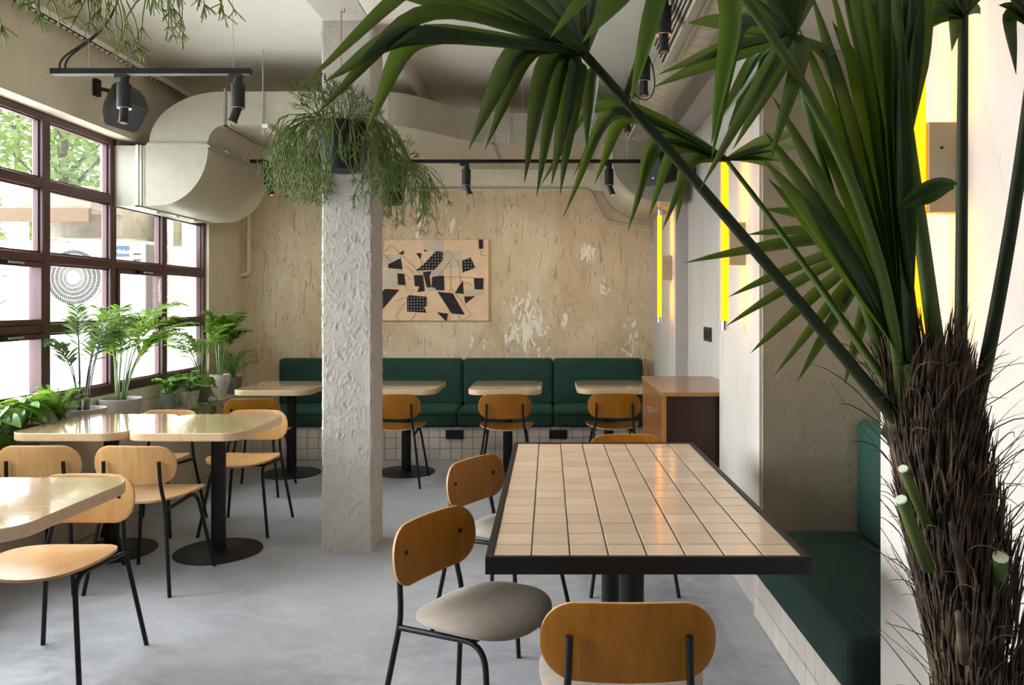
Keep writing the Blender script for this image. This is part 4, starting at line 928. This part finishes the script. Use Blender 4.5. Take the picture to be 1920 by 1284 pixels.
# leaf above the frame whose tips hang into view
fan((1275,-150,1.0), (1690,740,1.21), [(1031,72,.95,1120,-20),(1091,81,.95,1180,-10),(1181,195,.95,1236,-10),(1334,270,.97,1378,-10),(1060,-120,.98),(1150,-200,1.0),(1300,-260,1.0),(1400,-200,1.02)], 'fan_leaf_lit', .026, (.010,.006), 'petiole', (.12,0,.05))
# cropped leaf and stout bare petioles
fan((1688,388,1.16), (1742,800,1.22), [(1796,343,1.12),(1790,353,1.12),(1770,362,1.13)], 'fan_leaf', .03, (.006,.005), 'petiole_dark')
fan((1702,250,1.2), (1800,985,1.185), [(1690,-80,1.2),(1668,-80,1.22),(1720,-80,1.2),(1740,-40,1.2),(1650,-60,1.22),(1630,0,1.24)], 'fan_leaf_dark', .03, (.016,.010), 'petiole', (0,0,0))
fan((1668,300,1.24), (1735,830,1.24), [(1600,-60,1.28),(1580,-20,1.3),(1625,-80,1.28),(1560,40,1.3)], 'fan_leaf_dark', .03, (.014,.009), 'petiole_dark')

# ------------------------------------------------------------------ hanging rhipsalis
def rhipsalis(name, c, r, pot_h, label, strands, length, seed, wire_top, spread=1.0, sr=.0022, upr=.25, pot=True, ylim=None):
    t = thing(name, label, 'plant', (c[0], c[1], c[2]-pot_h), 0, 'hanging mistletoe cacti'); rg = random.Random(seed)
    wpart('pot', MB().lathe([(0,-pot_h),(r*.72,-pot_h),(r*.95,-.03),(r,-.02),(r,0),(r*.93,0),(r*.9,-.03),(0,-.03)], c, 32), M['pot_black'], t, True)
    wpart('soil', MB().lathe([(0,-.015),(r*.92,-.02)], c, 20), M['soil'], t)
    for k in range(3):
        a = 2*math.pi*k/3+.5; wpart('hanger_wire', MB().tube([(c[0]+r*.97*math.cos(a), c[1]+r*.97*math.sin(a), c[2]), (c[0], c[1], c[2]+.30)], .0012, 5), M['wire'], t)
    ch = MB(); z = c[2]+.30; k = 0
    while z < wire_top-.01:
        u = Vector((1,0,0)) if k % 2 else Vector((0,1,0))
        ch.tube([Vector((c[0],c[1],z+.009))+u*.005*math.cos(a)+Vector((0,0,.012*math.sin(a))) for a in [i*math.pi/3 for i in range(7)]], .0013, 4, cap=False); z += .019; k += 1
    wpart('chain', ch, M['copper'] if pot else M['wire'], t, kind='stuff')
    wpart('hook', MB().tube(bez([(c[0],c[1],wire_top-.02),(c[0]+.03,c[1],wire_top-.03),(c[0]+.02,c[1],wire_top+.01),(c[0],c[1],wire_top+.006)], 8), .003, 6), M['copper'], t, True)
    mb = MB()
    def branch(p, d, L, depth, rad):
        seg = max(2, int(L/.028)); pts = [p.copy()]; q = p.copy(); d = d.normalized()
        for i in range(seg):
            d = (d+Vector((rg.uniform(-.16,.16), rg.uniform(-.16,.16), rg.uniform(-.10,.10)-.09*depth*.35-.05))).normalized(); q = q+d*L/seg
            if ylim and -1.315 < q.x < -.990:
                if ylim[0] == 'front' and q.y > ylim[1]: q.y = ylim[1]-rg.uniform(0, .012); d.y = min(d.y, 0)
                if ylim[0] == 'behind' and q.y < ylim[1]: q.y = ylim[1]+rg.uniform(0, .012); d.y = max(d.y, 0)
            elif ylim and ylim[0] == 'front' and q.y > ylim[1] and -1.34 < q.x < -.965: q.x = -1.34 if q.x < -1.15 else -.965
            pts.append(q.copy())
        mb.tube(pts, [rad*(1-.25*i/seg) for i in range(seg+1)], 4, cap=False)
        return q, d
    for k in range(strands):
        a = rg.uniform(0, 2*math.pi); rr = r*math.sqrt(rg.random()); p = Vector((c[0]+rr*math.cos(a), c[1]+rr*math.sin(a), c[2]-.015))
        if rg.random() < upr: d = Vector((math.cos(a)*.5+rg.uniform(-.5,.5), math.sin(a)*.4, 1.2)); total = rg.uniform(.08,.20)
        else: d = Vector((math.cos(a)*1.1*spread, math.sin(a)*1.0*spread, .35)); total = length*rg.uniform(.35, 1.0)
        hang = d.z < 1
        tips = [(p, d)]; used = 0; first = True
        while used < total and len(tips) < 14:
            L = rg.uniform(.05,.10); nt = []
            for (q, e) in tips:
                if rg.random() < .18 and len(tips) > 2: continue
                e = e if first else (e+Vector((rg.uniform(-.45,.45), rg.uniform(-.45,.45), -.55 if hang else .1)))
                q2, e2 = branch(q, e, L, 1 if hang else .2, sr)
                nb_ = 1 if first else rg.choice((1,1,1,2,2,3))
                for _ in range(nb_): nt.append((q2, e2+Vector((rg.uniform(-.7,.7), rg.uniform(-.7,.7), rg.uniform(-.3,.3)))*(.7 if nb_ > 1 else .25)))
            if not nt: break
            tips = nt if len(nt) <= 5 else rg.sample(nt, 5); used += L; first = False
        for (q, e) in tips:
            for _ in range(rg.choice((2,3,4))): branch(q, e+Vector((rg.uniform(-.9,.9), rg.uniform(-.9,.9), rg.uniform(-.4,.5))), rg.uniform(.025,.06), .6, sr*.8)
    wpart('stems', mb, M['rhipsalis_stem'], t, True, 0, 'stuff')
rhipsalis('hanging_plant', (-1.135, 4.21, 2.40), .135, .26, 'big tangled trailing cactus in a black pot hanging in front of the column', 190, .52, 11, 3.03, .66, .0026, ylim=('front', 4.372))
rhipsalis('hanging_plant', (-1.03, 4.98, 2.30), .12, .24, 'trailing cactus in a black pot hanging just behind the column', 90, .52, 12, 3.03, .6, upr=.12, ylim=('behind', 4.698))
rhipsalis('hanging_plant', (-1.42, 2.30, 2.68), .15, .26, 'trailing cactus hanging above the nearest tables, only its stem tips showing', 130, .50, 13, 3.20, 1.0, .0026, upr=.1)

# ------------------------------------------------------------------ potted plants on the ledge
def pot(t, c, r, h, mat, taper=.72, topmat='soil'):
    wpart('pot', MB().lathe([(0,0),(r*taper*.9,0),(r*taper,.01),(r*.9,h*.55),(r,h*.95),(r,h),(r*.93,h),(r*.9,h*.85),(0,h*.85)], c, 32), M[mat], t, True)
    wpart('soil', MB().lathe([(0,h*.92),(r*.92,h*.90)], c, 20), M[topmat], t)
def soft(x, lim, w=.07): return x if x > lim+w else lim+w*math.exp((x-lim-w)/w)
def keep_in(mb, lim): mb.v = [(soft(p[0], lim), p[1], p[2]) for p in mb.v]
def feather(t, p0, p1, p2, nleaf, ll, mat, smat, seed, lw=.012, start=.35, lim=-3.046):
    rg = random.Random(seed); c = bez([p0, p1, p2], 22)
    mb = MB().tube(c, [.0042*(1-.75*i/22) for i in range(23)], 6); keep_in(mb, lim); mb.v = [tuple(Vector(p)-t.location) for p in mb.v]
    fr = mk('frond', mb, M[smat], t, True, 0); lb = MB()
    for k in range(nleaf):
        s_ = start+(1-start)*k/(nleaf-1); i = min(21, int(s_*22)); p = c[i].lerp(c[i+1], s_*22-i); tan = (c[i+1]-c[i]).normalized()
        side = tan.cross(Vector((rg.uniform(-.2,.2), rg.uniform(-.2,.2), 1)));
        side = side.normalized() if side.length > .05 else Vector((1,0,0)); L = ll*(1-.45*abs(s_-.55)/.45)*rg.uniform(.8,1.1)
        for sg in (-1, 1):
            d = (side*sg*1.0+tan*.75+Vector((0,0,.15))).normalized(); tip = p+d*L+Vector((0,0,-L*.30))
            b = blade([p, p+d*L*.55, tip], lw*rg.uniform(.8,1.2), Vector((rg.uniform(-.3,.3), rg.uniform(-.5,.1), 1)), 5, .22, .35, .4); lb.add(b.v, b.f)
    keep_in(lb, lim); lb.v = [tuple(Vector(p)-t.location) for p in lb.v]; mk('leaflets', lb, M[mat], fr, True, 0)
def parlor(c, r, h, potmat, mat, smat, label, n, reach, height, seed, lean=(0,0), ll=.13, lw=.016, taper=.72, topmat='soil'):
    t = thing('parlor_palm', label, 'potted plant', c, 0, 'potted palms on the window ledge'); pot(t, c, r, h, potmat, taper, topmat); rg = random.Random(seed)
    B = Vector((c[0], c[1], c[2]+h*.9))
    for k in range(n):
        a = 2*math.pi*k/n+rg.uniform(-.5,.5); rad = reach*rg.uniform(.55,1.0); hh = height*rg.uniform(.65,1.0)
        b = B+Vector((math.cos(a), math.sin(a), 0))*r*.22; d = Vector((math.cos(a)*rad+lean[0], math.sin(a)*rad*.8+lean[1], hh))
        if b.x+d.x < -3.02: d.x = -3.02-b.x+rg.uniform(.0,.06)
        feather(t, b, b+Vector((d.x*.15, d.y*.15, d.z*.95)), b+d, 13, ll, mat, smat, seed*100+k, lw, .45)
    return t
LZ = .60
parlor((-2.905, 4.80, LZ), .130, .165, 'pot_grey', 'palm_leaf_dark', 'dark_stem', 'dark stemmed palm in a wide grey pot against the tiles', 10, .30, .64, 21, (.05,.0), .15, .024)
parlor((-2.903, 5.22, LZ), .132, .175, 'pot_grey', 'palm_leaf', 'palm_stem', 'green palm in a wide glossy grey pot in the middle of the ledge', 15, .40, .68, 22, (.08,.06), .165, .025)
parlor((-2.90, 6.42, LZ), .075, .13, 'pot_dark', 'palm_leaf', 'palm_stem', 'arching palm leaning over the window behind the pothos', 9, .34, .55, 23, (-.03,-.26), .13, .021)
parlor((-2.87, 6.72, LZ), .085, .20, 'pot_white', 'palm_leaf', 'palm_stem', 'dense bright palm in a tall white pot in the corner', 24, .19, .56, 24, (.03,.02), .13, .019, .55, 'gravel')
parlor((-2.91, 5.885, LZ), .055, .13, 'pot_dark', 'palm_leaf', 'palm_stem', 'young palm in a small charcoal pot', 6, .10, .13, 25, (.0,.0), .085, .022, .8)
# asparagus ferns
def fern(c, r, h, potmat, label, n, reach, height, seed, haspot=True):
    t = thing('asparagus_fern', label, 'potted plant', c, 0, 'feathery ferns on the window ledge'); pot(t, c, r, h, potmat); rg = random.Random(seed); mb = MB(); B = Vector((c[0], c[1], c[2]+h*.9))
    for k in range(n):
        a = rg.uniform(0, 2*math.pi); d = Vector((math.cos(a)*reach*rg.uniform(.4,1), math.sin(a)*reach*rg.uniform(.4,1), height*rg.uniform(.4,1)))
        if B.x+d.x < -3.02: d.x = -3.02-B.x
        cu = bez([B, B+Vector((d.x*.3,d.y*.3,d.z)), B+d*Vector((1,1,1)).length/1.7320508], 12); mb.tube(cu, .0014, 4, cap=False)
        for i in range(3, 13):
            for q in range(7):
                e = Vector((rg.uniform(-1,1), rg.uniform(-1,1), rg.uniform(-.2,.6))).normalized()*rg.uniform(.015,.04); w_ = e.orthogonal().normalized()*.0016
                mb.add([cu[i]-w_, cu[i]+w_, cu[i]+e], [(0,1,2)])
    keep_in(mb, -3.022); wpart('fronds', mb, M['fern_leaf'], t, kind='stuff')
fern((-2.90, 4.56, LZ), .075, .12, 'pot_grey', 'feathery asparagus fern between the pothos and the wide grey pot', 34, .17, .22, 31)
fern((-2.86, 6.98, LZ), .075, .15, 'pot_dark', 'feathery asparagus fern in a dark pot deep in the corner', 40, .24, .26, 32)
# pothos
def pothos_leaf_mesh():
    n = 9; vs = []; L, Wd = 1.0, .72
    for i in range(n+1):
        s_ = i/n; w = Wd*.5*(math.sin(math.pi*min(1, s_**.62))**.85 if 0 < s_ < 1 else .02); z = -.22*s_*s_+.05*math.sin(s_*3)
        vs += [(-w, s_*L-.10*(1-s_)*(w/Wd*2), z+.10*w/Wd*2), (0, s_*L, z-.03), (w, s_*L-.10*(1-s_)*(w/Wd*2), z+.10*w/Wd*2)]
    return MB().add(vs, [f for i in range(n) for f in ((i*3, i*3+1, i*3+4, i*3+3), (i*3+1, i*3+2, i*3+5, i*3+4))])
pmesh = None
def pothos(c, r, h, potmat, label, n, reach, up, seed, trail=0, ls=.105, xmax=-2.6):
    global pmesh
    t = thing('pothos', label, 'potted plant', c, 0, 'pothos plants on the window ledge'); pot(t, c, r, h, potmat); rg = random.Random(seed)
    B = Vector((0, 0, h*.9)); sm = MB()
    for k in range(n):
        a = 2*math.pi*k/n*2.4+rg.uniform(-.3,.3); f = math.sqrt((k+.5)/n)
        p = Vector((math.cos(a)*reach*f, math.sin(a)*reach*1.25*f, h+up*(1-f*f*.9)*rg.uniform(.6,1.1)))
        hang = k >= n-trail and xmax > -2.8
        if hang: p = Vector((rg.uniform(.045,.075)-(c[0]+2.80), rg.uniform(-.3,.35), rg.uniform(-.11,.02)))
        elif k >= n-trail: p = Vector((-.02, rg.uniform(-.28,.30), rg.uniform(.04,.10)))
        else: p.x = min(max(p.x, -2.985-c[0]), xmax-c[0])
        ex = -2.775-c[0]
        path = [B, Vector((ex*.5, p.y*.5, h+.06)), Vector((ex, p.y*.9, .06)), Vector((ex+.01, p.y, .02)), p] if hang else [B, Vector((p.x*.4,p.y*.4,max(p.z,h)+.05)), p]
        sm.tube(bez(path, 10), .0022, 5, cap=False)
        if pmesh is None: o = mk('leaf', pothos_leaf_mesh(), M['pothos_leaf'], t, True, 0); pmesh = o
        else: o = child_copy(pmesh, t, p)
        o.location = p; yaw = a-math.pi/2+rg.uniform(-.6,.6); o.rotation_euler = (rg.uniform(-.85,.25), rg.uniform(-.4,.4), yaw); s_ = ls*rg.uniform(.65,1.15); o.scale = (s_, s_, s_)
        # nudge the leaf off the tiles and glass, the ledge and the table edge
        for _ in range(3):
            m = Matrix.LocRotScale(o.location, o.rotation_euler, o.scale); w_ = [m@v.co+Vector(c) for v in o.data.vertices]
            x0, x1 = min(v.x for v in w_), max(v.x for v in w_); y0, y1 = min(v.y for v in w_), max(v.y for v in w_); z0, z1 = min(v.z for v in w_), max(v.z for v in w_)
            if x0 < -3.036: o.location.x += -3.036-x0; continue
            if z0 < .606 and x0 < -2.795:
                if hang: o.location.x += -2.795-x0
                else: o.location.z += .606-z0
                continue
            if x1 > -2.806 and y0 < 4.655 and y1 > 3.945 and z0 < .756 and z1 > .704: o.location.z += .757-z0
    mk('stems', sm, M['palm_stem'], t, True, 0)
pothos((-2.915, 4.28, LZ), .095, .13, 'pot_dark', 'broad leaved light green pothos at the table end of the ledge', 60, .24, .17, 41, 10, .125, -2.91)
pothos((-2.875, 6.16, LZ), .075, .12, 'pot_white', 'bushy green pothos trailing over the ledge in a white pot', 56, .19, .16, 42, 10, .10)
